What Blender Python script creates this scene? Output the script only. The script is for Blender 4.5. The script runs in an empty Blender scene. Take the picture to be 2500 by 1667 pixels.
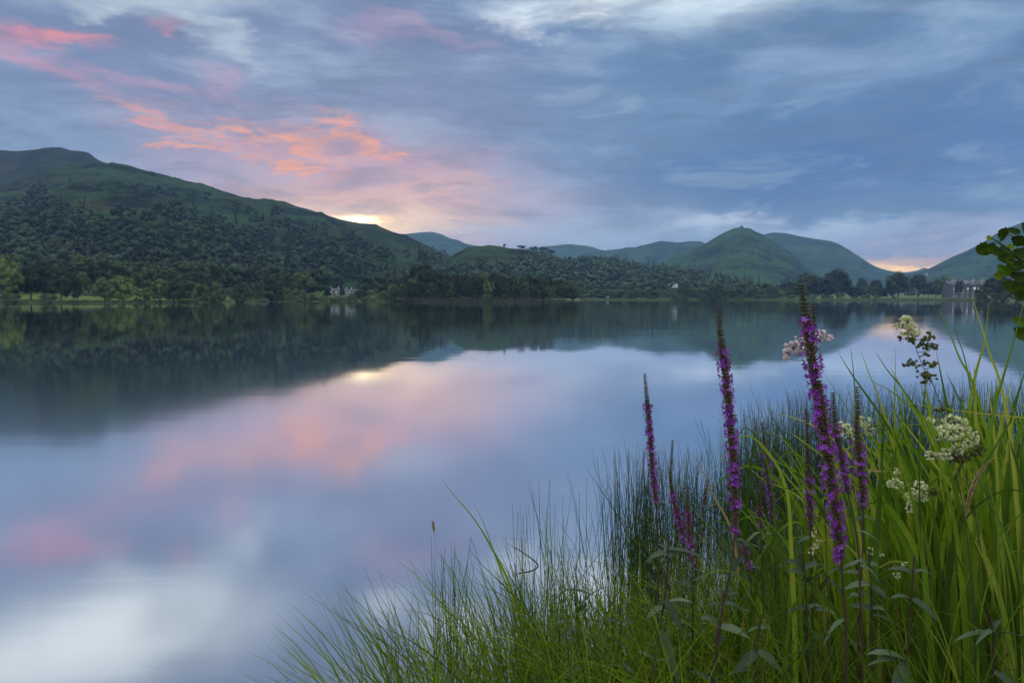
import bpy, math, random
import numpy as np
from mathutils import Vector, Matrix
R = math.radians
random.seed(7)
rng = np.random.default_rng(11)
scn = bpy.context.scene
COL = scn.collection

# ------------------------------------------------------------------ camera
EYE = 2.0; F = 1667.0; PITCH = R(3.65)
cp, sp = math.cos(PITCH), math.sin(PITCH)
cam = bpy.data.cameras.new('camera'); cam_o = bpy.data.objects.new('camera', cam); COL.objects.link(cam_o)
cam.sensor_width = 36.0; cam.lens = 36.0 * F / 2500.0
cam.clip_start = 0.05; cam.clip_end = 60000
cam_o.location = (0, 0, EYE); cam_o.rotation_euler = (R(90) - PITCH, 0, 0)
scn.camera = cam_o
scn.render.resolution_x = 1024; scn.render.resolution_y = 682
scn.view_settings.view_transform = 'Standard'; scn.view_settings.look = 'None'
scn.view_settings.exposure = 0.0; scn.view_settings.gamma = 1.0
scn.cycles.use_denoising = True
scn.cycles.max_bounces = 8; scn.cycles.diffuse_bounces = 3; scn.cycles.glossy_bounces = 3
scn.cycles.transmission_bounces = 4; scn.cycles.volume_bounces = 1; scn.cycles.transparent_max_bounces = 8

def ray(px, py):
    x = (px - 1250.0) / F; y = (833.5 - py) / F
    return Vector((x, cp + y * sp, y * cp - sp))
def uv_of(px, py):                      # X/Y and Z/Y of the direction
    d = ray(px, py); return d.x / d.y, d.z / d.y
def P(px, py, dep):                     # world point on that line of sight at depth dep
    d = ray(px, py); s = dep / d.y
    return Vector((d.x * s, dep, EYE + d.z * s))
def ae(px, py):
    d = ray(px, py); return math.atan2(d.x, d.y), math.atan2(d.z, math.hypot(d.x, d.y))
def ae_m(px, py):                       # sky direction seen mirrored in the lake
    a, e = ae(px, py); return a, -e
def s2l(c):
    out = []
    for v in c:
        v = v / 255.0
        out.append(v / 12.92 if v <= 0.04045 else ((v + 0.055) / 1.055) ** 2.4)
    return tuple(out)

# ------------------------------------------------------------------ node helpers
class NT:
    def __init__(self, tree): self.t = tree; self.n = tree.nodes; self.l = tree.links
    def new(self, kind, **kw):
        n = self.n.new(kind)
        for k, v in kw.items(): setattr(n, k, v)
        return n
    def put(self, sock, v):
        if v is None: return
        if isinstance(v, bpy.types.NodeSocket): self.l.new(v, sock)
        else:
            if hasattr(sock.default_value, '__len__') and not hasattr(v, '__len__'): v = (v,) * len(sock.default_value)
            if hasattr(v, '__len__') and len(v) == 3 and len(sock.default_value) == 4: v = (*v, 1.0)
            sock.default_value = v
    def math(self, op, a, b=None, c=None, clamp=False):
        n = self.new('ShaderNodeMath', operation=op, use_clamp=clamp)
        for i, v in enumerate((a, b, c)): self.put(n.inputs[i], v)
        return n.outputs[0]
    def vmath(self, op, a, b=None, scale=None):
        n = self.new('ShaderNodeVectorMath', operation=op)
        self.put(n.inputs[0], a); self.put(n.inputs[1], b)
        if scale is not None: self.put(n.inputs['Scale'], scale)
        return n.outputs['Value'] if op in ('LENGTH', 'DOT_PRODUCT') else n.outputs['Vector']
    def mix(self, f, a, b, mode='MIX'):
        n = self.new('ShaderNodeMix', data_type='RGBA', blend_type=mode)
        self.put(n.inputs[0], f); self.put(n.inputs[6], a); self.put(n.inputs[7], b)
        return n.outputs[2]
    def ramp(self, v, a, b, lo=0.0, hi=1.0, smooth=True):
        n = self.new('ShaderNodeMapRange', interpolation_type='SMOOTHSTEP' if smooth else 'LINEAR')
        for i, x in enumerate((v, a, b, lo, hi)): self.put(n.inputs[i], x)
        return n.outputs[0]
    def noise(self, vec, scale, detail=3.0, rough=0.5, color=False, dist=0.0):
        n = self.new('ShaderNodeTexNoise')
        self.put(n.inputs['Vector'], vec)
        n.inputs['Scale'].default_value = scale; n.inputs['Detail'].default_value = detail
        n.inputs['Roughness'].default_value = rough; n.inputs['Distortion'].default_value = dist
        return n.outputs['Color'] if color else n.outputs['Fac']
    def comb(self, x, y, z=0.0):
        n = self.new('ShaderNodeCombineXYZ')
        for i, v in enumerate((x, y, z)): self.put(n.inputs[i], v)
        return n.outputs[0]
    def sep(self, v):
        n = self.new('ShaderNodeSeparateXYZ'); self.put(n.inputs[0], v); return n.outputs
    def mapping(self, v, loc=(0, 0, 0), rot=(0, 0, 0), sc=(1, 1, 1), kind='TEXTURE'):
        n = self.new('ShaderNodeMapping', vector_type=kind)
        self.put(n.inputs[0], v); n.inputs[1].default_value = loc; n.inputs[2].default_value = rot; n.inputs[3].default_value = sc
        return n.outputs[0]

# ------------------------------------------------------------------ world: evening sky
SUN_AE = ae(865, 560)
world = bpy.data.worlds.new('World'); scn.world = world; world.use_nodes = True
W = NT(world.node_tree); world.node_tree.nodes.clear()
tc = W.new('ShaderNodeTexCoord')
dirv = W.vmath('NORMALIZE', tc.outputs['Generated'])
dx, dy, dz = W.sep(dirv)
az = W.math('ARCTAN2', dx, dy)
el = W.math('ARCSINE', dz)
den = W.math('ADD', W.math('MAXIMUM', dz, 0.0), 0.16)
plane = W.comb(W.math('DIVIDE', dx, den), W.math('DIVIDE', dy, den), 0.0)
co = W.comb(az, el, 0.0)
stretch = W.comb(az, W.math('MULTIPLY', el, 2.6), 0.0)
tilt = W.mapping(stretch, rot=(0, 0, R(-14)), kind='POINT')
def warp(amp, scale, detail=5.0, rough=0.6):
    c = W.noise(stretch, scale, detail, rough, color=True)
    o = W.vmath('SUBTRACT', c, (0.5, 0.5, 0.5))
    o = W.vmath('MULTIPLY', o, (amp * 1.6, amp * 0.75, 0.0))
    return W.vmath('ADD', co, o)
co_soft = warp(0.16, 5.0)
co_fine = W.vmath('ADD', co_soft, W.vmath('MULTIPLY', W.vmath('SUBTRACT', W.noise(stretch, 30.0, 5.0, 0.65, color=True), (0.5,) * 3), (0.07, 0.028, 0)))
co_mid = warp(0.05, 9.0)
g = W.ramp(el, -0.02, 0.16)
base = W.mix(g, s2l((158, 174, 204)), s2l((114, 144, 184)))
base = W.mix(W.ramp(el, 0.14, 0.34), base, s2l((102, 134, 174)))
base = W.mix(W.ramp(el, 0.34, 0.52), base, s2l((118, 140, 172)))
lil = W.ramp(az, 0.12, -0.35)
base = W.mix(W.math('MULTIPLY', lil, 0.45), base, s2l((150, 160, 190)))
n1 = W.noise(plane, 1.1, 6.0, 0.55, dist=0.4)
n2 = W.noise(W.mapping(plane, rot=(0, 0, R(35)), sc=(1.0, 3.2, 1), kind='POINT'), 1.3, 6.0, 0.6, dist=0.3)
base = W.mix(W.math('MULTIPLY', W.ramp(n1, 0.46, 0.66), 0.62), base, s2l((106, 126, 166)))
base = W.mix(W.math('MULTIPLY', W.ramp(n2, 0.47, 0.68), 0.60), base, s2l((162, 180, 208)))
col = base
n3 = W.noise(tilt, 9.0, 6.0, 0.62, dist=0.5)
n4 = W.noise(W.mapping(tilt, sc=(1, 2.4, 1), kind='POINT'), 14.0, 6.0, 0.65, dist=0.8)
def blob(pos, rx, ry, color, amt=1.0, rot=0.0, soft=1.0, coords=None, brk=None, mul=1.0, hard=0.0, m=False):
    """soft elliptical patch of cloud at the sky direction of photo point pos"""
    global col
    a, e = (ae_m if m else ae)(*pos)
    # each patch leans on the one before, so that the shader is evaluated patch by patch
    cc_ = W.vmath('MULTIPLY_ADD', col, (1e-6,) * 3, None); W.put(cc_.node.inputs[2], coords if coords is not None else co_soft)
    v = W.mapping(cc_, loc=(a, e, 0), rot=(0, 0, R(rot)), sc=(rx / F, ry / F, 1.0))
    q = W.vmath('LENGTH', v)
    f = W.ramp(q, 1.0 + soft * 0.6, 1.0 - soft * 0.9 + hard)
    if brk is not None: f = W.math('MULTIPLY', f, brk)
    f = W.math('MULTIPLY', f, amt)
    c = tuple(x * mul for x in s2l(color))
    col = W.mix(f, col, c)
# broad tints
blob((2080, 380), 600, 170, (82, 118, 168), 0.85)
blob((1850, 270), 560, 120, (88, 124, 168), 0.7)
blob((1500, 330), 300, 120, (104, 138, 178), 0.55)
blob((2000, 400), 520, 70, (76, 114, 166), 0.6)
blob((2150, 130), 420, 50, (146, 170, 206), 0.55, rot=8)
blob((1950, 130), 120, 30, (160, 175, 210), 0.5)
blob((1450, 120), 170, 80, (116, 144, 184), 0.6)
blob((1350, 330), 260, 130, (128, 148, 186), 0.45)
blob((1080, 240), 260, 130, (132, 142, 178), 0.55)
blob((120, 330), 260, 70, (132, 158, 190), 0.6)
blob((860, 425), 350, 105, (198, 164, 180), 0.92)
blob((640, 440), 330, 60, (168, 166, 198), 0.6)
blob((740, 360), 360, 80, (196, 158, 178), 0.75, rot=-10)
blob((1300, 560), 360, 70, (170, 182, 210), 0.8)
blob((1320, 470), 180, 60, (168, 172, 204), 0.6)
blob((900, 500), 360, 62, (230, 184, 176), 0.92)
blob((900, 505), 150, 16, (214, 170, 168), 0.7, coords=co_mid)
blob((1000, 570), 260, 40, (222, 202, 204), 0.8, coords=co_mid)
blob((900, 540), 240, 44, (246, 212, 188), 0.95, coords=co_mid, mul=1.1)
blob((880, 542), 120, 24, (255, 214, 160), 1.0, coords=co_mid, mul=1.5)
blob((866, 537), 52, 15, (255, 226, 176), 1.0, coords=co_mid, mul=4.0)
blob((625, 470), 36, 10, (236, 184, 164), 0.85, coords=co_fine, rot=-20)
blob((715, 492), 24, 8, (236, 190, 170), 0.7, coords=co_fine)
# upper left clouds
blob((280, 80), 260, 60, (116, 130, 166), 0.75)
blob((330, 165), 280, 30, (120, 140, 178), 0.7, rot=-3)
blob((60, 130), 120, 14, (120, 146, 180), 0.6)
blob((255, 5), 90, 18, (186, 200, 212), 0.85, coords=co_fine)
blob((450, 25), 110, 34, (184, 198, 212), 0.85, rot=-25, coords=co_fine)
blob((575, 100), 80, 20, (180, 194, 212), 0.8, rot=-20, coords=co_fine)
blob((95, 80), 110, 26, (210, 146, 164), 0.9, coords=co_fine)
blob((110, 82), 50, 13, (226, 146, 156), 0.8, coords=co_fine)
blob((180, 80), 38, 9, (222, 146, 154), 0.8, rot=6, coords=co_fine)
blob((395, 62), 48, 12, (206, 146, 166), 0.75, coords=co_fine)
blob((90, 156), 140, 13, (200, 154, 178), 0.85, rot=-13, coords=co_mid)
blob((330, 195), 190, 13, (184, 154, 184), 0.75, rot=-6, coords=co_mid)
blob((560, 186), 70, 20, (188, 152, 182), 0.6, coords=co_fine)
blob((900, 58), 120, 30, (176, 152, 184), 0.6)
blob((1090, 95), 110, 18, (190, 160, 188), 0.6, rot=-15)
blob((1120, 62), 60, 22, (118, 136, 172), 0.6)
blob((1215, 56), 46, 16, (206, 214, 226), 0.9, rot=-10, coords=co_fine)
blob((1290, 78), 50, 20, (204, 212, 226), 0.85, coords=co_fine)
blob((1440, 8), 80, 16, (206, 214, 224), 0.85, rot=8, coords=co_fine)
blob((1650, 5), 130, 20, (206, 214, 224), 0.85, coords=co_fine)
blob((1810, 0), 90, 20, (190, 202, 222), 0.8, coords=co_fine)
# lit filaments over the fell
blob((500, 268), 150, 18, (128, 142, 178), 0.75, rot=-8)
S = (216, 158, 158); S2 = (242, 166, 142)
brk = W.ramp(n4, 0.42, 0.53)
brk2 = W.ramp(n3, 0.42, 0.54)
for (x, y, rx, ry, ro, cc, am) in [
    (300, 250, 50, 8, -16, S, .7), (370, 275, 70, 11, -18, S, .85), (450, 295, 80, 12, -12, S, .95), (540, 303, 80, 13, -8, S2, .95), (600, 316, 50, 11, -22, S2, .9),
    (500, 318, 40, 6, -14, S, .6), (560, 340, 34, 9, 0, S, .7),
    (450, 341, 70, 7, -8, S2, .9), (560, 362, 70, 7, -20, S, .75), (640, 380, 60, 7, -8, S, .8),
    (700, 332, 90, 24, -6, S2, .85), (770, 345, 90, 13, 10, S2, .95), (835, 325, 42, 14, 48, S2, .9),
    (870, 322, 60, 10, -32, S2, .9), (920, 345, 70, 17, -14, S2, .95), (1003, 364, 34, 5, -2, S2, .9),
    (800, 294, 40, 7, 14, S, .8), (600, 270, 100, 6, -12, S, .5), (450, 248, 110, 6, -4, S, .4), (720, 284, 90, 6, -3, S, .4),
    (780, 374, 110, 12, -3, S2, .95), (840, 384, 40, 7, -10, S2, .8), (710, 402, 110, 9, 0, S2, .95), (780, 398, 60, 7, 10, S2, .8)]:
    blob((x, y), rx * 1.15, ry * 1.25, cc, am, rot=ro, coords=co_fine, brk=brk if ry < 12 else brk2, mul=1.0)
# low cloud bank and the far glow on the right
blob((1520, 575), 440, 36, (168, 184, 214), 0.8)
blob((1590, 572), 120, 20, (166, 182, 214), 0.7, coords=co_fine, rot=8)
blob((1700, 556), 110, 26, (198, 208, 230), 1.0, coords=co_fine)
blob((1810, 530), 110, 15, (196, 206, 228), 1.0, coords=co_fine, rot=6)
blob((1960, 560), 90, 14, (168, 184, 214), 0.8, coords=co_fine)
blob((2060, 562), 120, 24, (192, 204, 228), 1.0, coords=co_fine)
blob((1800, 590), 300, 26, (158, 178, 212), 0.7)
blob((2300, 600), 260, 40, (180, 178, 210), 0.75, rot=6)
blob((2240, 630), 230, 26, (204, 184, 202), 0.85)
blob((2225, 652), 150, 17, (255, 196, 150), 0.97, coords=co_mid, mul=1.35)
blob((2215, 659), 70, 6, (255, 200, 120), 1.0, coords=co_mid, mul=2.2)
blob((2300, 640), 70, 7, (246, 196, 168), 0.7, coords=co_mid, rot=14)
# cloud above the frame, seen only in the lake
blob((700, 1560), 340, 90, (118, 136, 172), 0.7, m=True)
blob((200, 1500), 240, 36, (170, 190, 204), 0.7, m=True)
blob((190, 1580), 360, 90, (226, 234, 234), 1.0, m=True, coords=co_mid, mul=1.35)
blob((330, 1510), 170, 50, (222, 230, 232), 0.95, m=True, coords=co_mid, mul=1.3)
blob((320, 1430), 55, 22, (196, 210, 218), 0.8, m=True, coords=co_mid)
blob((480, 1410), 80, 22, (176, 194, 212), 0.75, m=True, coords=co_mid, rot=10)
blob((430, 1620), 90, 22, (130, 148, 172), 0.8, m=True, coords=co_mid)
blob((620, 1560), 60, 22, (180, 196, 210), 0.6, m=True, coords=co_fine)
blob((950, 1470), 70, 30, (206, 216, 222), 0.85, m=True, coords=co_mid, mul=1.35)
blob((1120, 1540), 110, 40, (206, 216, 222), 0.85, m=True, coords=co_mid, mul=1.35)
blob((1280, 1390), 110, 34, (200, 212, 222), 0.85, m=True, coords=co_mid, mul=1.35)
blob((1450, 1440), 130, 60, (214, 222, 228), 0.9, m=True, coords=co_mid, mul=1.35)
blob((1700, 1420), 200, 60, (200, 212, 224), 0.8, m=True, coords=co_mid, mul=1.35)
n5 = W.noise(W.mapping(stretch, rot=(0, 0, R(-8)), sc=(1, 1.5, 1), kind='POINT'), 6.0, 7.0, 0.62, dist=0.5)
col = W.mix(W.math('MULTIPLY', W.ramp(n5, 0.46, 0.62), 0.42), col, s2l((104, 122, 156)))
col = W.mix(W.math('MULTIPLY', W.ramp(n5, 0.48, 0.32), 0.30), col, s2l((180, 194, 214)))
col = W.mix(W.ramp(az, -0.05, 0.2), col, W.mix(1.0, col, (0.94, 0.985, 0.975), 'MULTIPLY'))
n6 = W.noise(W.mapping(stretch, rot=(0, 0, R(14)), sc=(1, 2.2, 1), kind='POINT'), 12.0, 6.0, 0.66, dist=0.8)
skm = W.math('MULTIPLY', W.ramp(el, 0.05, 0.14), W.ramp(el, R(40), R(30)))
col = W.mix(W.math('MULTIPLY', W.math('MULTIPLY', W.ramp(n6, 0.48, 0.60), 0.17), skm), col, W.mix(1.0, col, (0.62, 0.68, 0.76), 'MULTIPLY'))
col = W.mix(W.math('MULTIPLY', W.math('MULTIPLY', W.ramp(n6, 0.46, 0.36), 0.13), skm), col, W.mix(1.0, col, (1.35, 1.3, 1.22), 'MULTIPLY'))
# unseen sky overhead and behind the camera, raised in brightness to light the bank
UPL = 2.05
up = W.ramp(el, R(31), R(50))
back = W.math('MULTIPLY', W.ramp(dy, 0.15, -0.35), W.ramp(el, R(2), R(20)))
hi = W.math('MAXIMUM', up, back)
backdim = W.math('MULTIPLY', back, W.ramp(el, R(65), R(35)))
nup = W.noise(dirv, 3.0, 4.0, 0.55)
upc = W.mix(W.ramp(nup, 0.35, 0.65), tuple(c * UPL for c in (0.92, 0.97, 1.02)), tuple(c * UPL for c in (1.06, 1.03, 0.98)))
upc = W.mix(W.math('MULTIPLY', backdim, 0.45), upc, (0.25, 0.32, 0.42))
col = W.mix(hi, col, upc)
col = W.mix(W.ramp(el, -0.01, -0.12), col, (0.05, 0.06, 0.07))
# physical twilight sky mixed in behind the cloud colours
sky = W.new('ShaderNodeTexSky', sky_type='NISHITA', sun_disc=False)
sky.sun_elevation = R(3.5); sky.sun_rotation = SUN_AE[0]
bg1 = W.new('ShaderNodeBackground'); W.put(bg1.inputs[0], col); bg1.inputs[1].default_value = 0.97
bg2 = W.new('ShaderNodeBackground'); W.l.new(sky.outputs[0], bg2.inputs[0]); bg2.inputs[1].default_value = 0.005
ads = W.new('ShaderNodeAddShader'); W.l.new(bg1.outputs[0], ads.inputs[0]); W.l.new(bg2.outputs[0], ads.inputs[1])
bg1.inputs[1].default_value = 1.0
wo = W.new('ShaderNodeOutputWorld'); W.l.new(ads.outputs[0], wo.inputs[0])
world.cycles.sampling_method = 'MANUAL'; world.cycles.sample_map_resolution = 256

sun = bpy.data.lights.new('sun', 'SUN'); sun_o = bpy.data.objects.new('sun', sun); COL.objects.link(sun_o)
sun.energy = 0.5; sun.angle = R(0.5); sun.color = (1.0, 0.80, 0.66)
sun_dir = Vector((math.sin(SUN_AE[0]), math.cos(SUN_AE[0]), math.tan(R(3.5))))
sun_o.rotation_euler = sun_dir.to_track_quat('Z', 'Y').to_euler()
sun_o.location = (0, 0, 60)

# ------------------------------------------------------------------ object helpers
def tag(o, label=None, cat=None, group=None, kind=None):
    if label: o['label'] = label
    if cat: o['category'] = cat
    if group: o['group'] = group
    if kind: o['kind'] = kind
    return o
def empty(name, loc=(0, 0, 0), rz=0.0):
    o = bpy.data.objects.new(name, None); COL.objects.link(o)
    o.location = loc; o.rotation_euler = (0, 0, rz); o.empty_display_size = 0.2
    return o
def mesh_np(name, V, Fs, mats=None, smooth=True, attrs=None, mi=None):
    """V (n,3); Fs a list of int arrays (m,3)/(m,4)"""
    me = bpy.data.meshes.new(name)
    V = np.asarray(V, np.float32)
    if not isinstance(Fs, (list, tuple)): Fs = [Fs]
    Fs = [np.asarray(f, np.int32) for f in Fs if len(f)]
    me.vertices.add(len(V)); me.vertices.foreach_set('co', V.ravel())
    idx = np.concatenate([f.ravel() for f in Fs]); tot = np.concatenate([np.full(len(f), f.shape[1], np.int32) for f in Fs])
    st = np.concatenate([[0], np.cumsum(tot)[:-1]]).astype(np.int32)
    me.loops.add(len(idx)); me.loops.foreach_set('vertex_index', idx)
    me.polygons.add(len(tot)); me.polygons.foreach_set('loop_start', st); me.polygons.foreach_set('loop_total', tot)
    me.update(calc_edges=True)
    if smooth: me.polygons.foreach_set('use_smooth', np.ones(len(tot), bool))
    if attrs:
        for k, a in attrs.items():
            at = me.attributes.new(k, 'FLOAT', 'POINT'); at.data.foreach_set('value', np.asarray(a, np.float32))
    for m in (mats or []): me.materials.append(m)
    if mi is not None: me.polygons.foreach_set('material_index', np.asarray(mi, np.int32))
    me.update()
    return me
def obj(name, me, parent=None, loc=None):
    o = bpy.data.objects.new(name, me); COL.objects.link(o)
    if parent: o.parent = parent
    if loc is not None: o.location = loc
    return o
class MB:
    """collects quads/tris"""
    def __init__(s): s.v = []; s.f = {3: [], 4: []}; s.n = 0; s.t = []; s.m = {3: [], 4: []}
    def add(s, V, F, tint=0.0, mi=0):
        V = np.asarray(V, float).reshape(-1, 3); F = np.asarray(F, int)
        s.v.append(V); k = F.shape[1]; s.f[k].append(F + s.n); s.m[k].append(np.full(len(F), mi)); s.n += len(V)
        s.t.append(np.broadcast_to(np.asarray(tint, float), (len(V),)))
    def tube(s, pts, rad, k=5, tint=0.0, mi=0, cap=True):
        pts = np.asarray([tuple(p) for p in pts], float); n = len(pts)
        rad = np.broadcast_to(np.asarray(rad, float), (n,))
        T = np.gradient(pts, axis=0); T /= np.linalg.norm(T, axis=1)[:, None] + 1e-9
        ref = np.array([0.3, 0.9, 0.2]) if abs(T[0][2]) > 0.7 else np.array([0, 0, 1.0])
        A = np.cross(T, ref); A /= np.linalg.norm(A, axis=1)[:, None] + 1e-9
        B = np.cross(T, A)
        th = np.arange(k) / k * 2 * np.pi
        V = pts[:, None] + rad[:, None, None] * (A[:, None] * np.cos(th)[None, :, None] + B[:, None] * np.sin(th)[None, :, None])
        V = V.reshape(-1, 3); F = []
        i = np.arange(n - 1)[:, None]; j = np.arange(k)[None]
        F = np.stack([i * k + j, i * k + (j + 1) % k, (i + 1) * k + (j + 1) % k, (i + 1) * k + j], -1).reshape(-1, 4)
        s.add(V, F, tint, mi)
    def box(s, lo, hi, tint=0.0, mi=0, rz=0.0, at=(0, 0, 0)):
        x0, y0, z0 = lo; x1, y1, z1 = hi
        V = np.array([(x0, y0, z0), (x1, y0, z0), (x1, y1, z0), (x0, y1, z0), (x0, y0, z1), (x1, y0, z1), (x1, y1, z1), (x0, y1, z1)])
        F = [(0, 3, 2, 1), (4, 5, 6, 7), (0, 1, 5, 4), (1, 2, 6, 5), (2, 3, 7, 6), (3, 0, 4, 7)]
        s.add(V, F, tint, mi)
    def mesh(s, name, mats, smooth=True):
        Fs = [np.concatenate(s.f[k]) for k in (3, 4) if s.f[k]]
        mi = np.concatenate([np.concatenate(s.m[k]) for k in (3, 4) if s.f[k]])
        return mesh_np(name, np.concatenate(s.v), Fs, mats, smooth, {'tint': np.concatenate(s.t)}, mi)
    def build(s, name, mats, parent=None, loc=None, smooth=True):
        return obj(name, s.mesh(name, mats if isinstance(mats, (list, tuple)) else [mats], smooth), parent, loc)

# value noise
_perm = np.random.default_rng(5).random((256, 256))
def vnoise(x, y):
    xi = np.floor(x).astype(int); yi = np.floor(y).astype(int); fx = x - xi; fy = y - yi
    fx = fx * fx * fx * (fx * (fx * 6 - 15) + 10); fy = fy * fy * fy * (fy * (fy * 6 - 15) + 10)
    g = lambda a, b: _perm[a & 255, b & 255]
    return (g(xi, yi) * (1 - fx) + g(xi + 1, yi) * fx) * (1 - fy) + (g(xi, yi + 1) * (1 - fx) + g(xi + 1, yi + 1) * fx) * fy - 0.5
def fbm(x, y, o=5, g=0.5):
    s = 0; a = 1.0
    for i in range(o):
        s = s + a * vnoise(x + 17.3 * i, y - 9.1 * i); x = x * 2.03; y = y * 2.03; a *= g
    return s
def ridged(x, y, o=5):
    s = 0; a = 1.0
    for i in range(o):
        s = s + a * (0.5 - 2 * np.abs(vnoise(x + 31.7 * i, y + 3.3 * i))); x = x * 2.1; y = y * 2.1; a *= 0.5
    return s

# ------------------------------------------------------------------ materials
def new_mat(name):
    m = bpy.data.materials.new(name); m.use_nodes = True
    t = NT(m.node_tree); b = t.n['Principled BSDF']
    return m, t, b
def simple(name, c, rough=0.6, var=0.15, scale=20.0, spec=0.3, metal=0.0):
    m, t, b = new_mat(name)
    tcx = t.new('ShaderNodeTexCoord')
    n = t.noise(tcx.outputs['Object'], scale, 4.0, 0.6)
    c1 = tuple(x * (1 - var) for x in c); c2 = tuple(min(1, x * (1 + var)) for x in c)
    t.put(b.inputs['Base Color'], t.mix(n, c1, c2))
    b.inputs['Roughness'].default_value = rough; b.inputs['Specular IOR Level'].default_value = spec; b.inputs['Metallic'].default_value = metal
    return m
def foliage(name, cols, rough=0.6, trans=0.0, spec=0.2, scale=6.0, use_rand=True, tintamt=1.0, coord='Object'):
    """mixes cols by noise, per-object random and the per-plant tint attribute"""
    m, t, b = new_mat(name)
    tcx = t.new('ShaderNodeTexCoord')
    n = t.noise(tcx.outputs[coord], scale, 3.0, 0.6)
    at = t.new('ShaderNodeAttribute', attribute_name='tint')
    f = t.math('MULTIPLY', t.math('SUBTRACT', n, 0.5), 0.9)
    f = t.math('ADD', f, t.math('MULTIPLY', at.outputs['Fac'], tintamt))
    if use_rand:
        oi = t.new('ShaderNodeObjectInfo'); f = t.math('ADD', f, t.math('MULTIPLY', oi.outputs['Random'], 0.8))
    else: f = t.math('ADD', f, 0.3)
    cr = t.new('ShaderNodeValToRGB'); t.l.new(f, cr.inputs[0])
    el_ = cr.color_ramp.elements
    while len(el_) < len(cols): el_.new(0.5)
    for i, c in enumerate(cols): el_[i].position = i / (len(cols) - 1); el_[i].color = (*c, 1)
    t.l.new(cr.outputs[0], b.inputs['Base Color'])
    b.inputs['Roughness'].default_value = rough; b.inputs['Specular IOR Level'].default_value = spec
    if trans > 0:
        tr = t.new('ShaderNodeBsdfTranslucent'); t.l.new(t.mix(1.0, cr.outputs[0], (1.25, 1.3, 0.6), 'MULTIPLY'), tr.inputs[0])
        mx = t.new('ShaderNodeMixShader'); mx.inputs[0].default_value = trans
        t.l.new(b.outputs[0], mx.inputs[1]); t.l.new(tr.outputs[0], mx.inputs[2]); t.l.new(mx.outputs[0], t.n['Material Output'].inputs[0])
    return m

def hill_mat(name, grass, dark, brown, scree, sc=1.0, br=0.35, scr=0.3):
    m, t, b = new_mat(name)
    tcx = t.new('ShaderNodeTexCoord'); ob = tcx.outputs['Object']
    lay = t.mapping(ob, sc=(1, 1, 2.2), kind='POINT')
    n1 = t.noise(lay, 0.012 * sc, 6.0, 0.62, dist=0.6)
    n2 = t.noise(lay, 0.03 * sc, 6.0, 0.68)
    n3 = t.noise(lay, 0.006 * sc, 5.0, 0.6, dist=1.0)
    n4 = t.noise(lay, 0.16 * sc, 4.0, 0.7)
    c = t.mix(t.ramp(n1, 0.42, 0.56), grass, tuple(x * 0.5 for x in grass))
    c = t.mix(t.math('MULTIPLY', t.ramp(n3, 0.50, 0.64), br * 2), c, brown)
    c = t.mix(t.math('MULTIPLY', t.ramp(n2, 0.55, 0.66), scr * 2), c, scree)
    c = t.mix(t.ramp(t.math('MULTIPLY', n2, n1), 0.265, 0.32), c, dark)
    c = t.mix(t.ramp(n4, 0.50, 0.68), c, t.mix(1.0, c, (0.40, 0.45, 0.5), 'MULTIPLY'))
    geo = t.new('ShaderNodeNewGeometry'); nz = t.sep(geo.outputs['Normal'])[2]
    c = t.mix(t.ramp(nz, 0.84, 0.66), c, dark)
    t.put(b.inputs['Base Color'], c); b.inputs['Roughness'].default_value = 0.95; b.inputs['Specular IOR Level'].default_value = 0.05
    bp = t.new('ShaderNodeBump'); bp.inputs['Strength'].default_value = 1.0; bp.inputs['Distance'].default_value = 16.0 / sc
    t.l.new(t.math('ADD', n2, t.math('MULTIPLY', n4, 0.35)), bp.inputs['Height']); t.l.new(bp.outputs[0], b.inputs['Normal'])
    return m

# ------------------------------------------------------------------ lake
m, t, b = new_mat('lake water')
for n in list(t.n): t.n.remove(n)
tcx = t.new('ShaderNodeTexCoord'); ob = tcx.outputs['Object']
out = t.new('ShaderNodeOutputMaterial')
gl = t.new('ShaderNodeBsdfGlossy'); gl.inputs['Color'].default_value = (0.97, 0.98, 1.0, 1)
lw = t.new('ShaderNodeLayerWeight'); lw.inputs['Blend'].default_value = 0.5
# long faint ripples
lay = t.mapping(ob, sc=(0.14, 1.5, 1.0), kind='POINT')
r1 = t.noise(lay, 0.9, 4.0, 0.55)
r2 = t.noise(lay, 0.12, 3.0, 0.5)
patch = t.ramp(t.noise(t.mapping(ob, sc=(0.3, 1, 1), kind='POINT'), 0.02, 4.0, 0.55), 0.40, 0.62)
bp = t.new('ShaderNodeBump'); bp.inputs['Strength'].default_value = 1.0
t.put(bp.inputs['Distance'], t.math('MULTIPLY_ADD', patch, 0.0055, 0.0012))
t.l.new(t.math('ADD', r1, t.math('MULTIPLY', r2, 2.0)), bp.inputs['Height'])
wy = t.sep(ob)[1]; breeze = t.ramp(wy, 24.0, 10.0)
t.put(gl.inputs['Roughness'], t.math('ADD', t.math('MULTIPLY_ADD', patch, 0.015, 0.024), t.math('MULTIPLY', breeze, 0.068)))
t.l.new(bp.outputs[0], gl.inputs['Normal'])
df = t.new('ShaderNodeBsdfDiffuse')
lake_dark = t.mix(t.ramp(t.noise(ob, 1.6, 5.0, 0.65), 0.45, 0.7), (0.012, 0.018, 0.02), (0.035, 0.042, 0.035))
t.put(df.inputs[0], lake_dark)
fac = t.ramp(lw.outputs['Facing'], 0.35, 0.95, 0.66, 0.98)
mx = t.new('ShaderNodeMixShader'); t.put(mx.inputs[0], fac); t.l.new(df.outputs[0], mx.inputs[1]); t.l.new(gl.outputs[0], mx.inputs[2])
t.l.new(mx.outputs[0], out.inputs[0])
M_WATER = m
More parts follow.
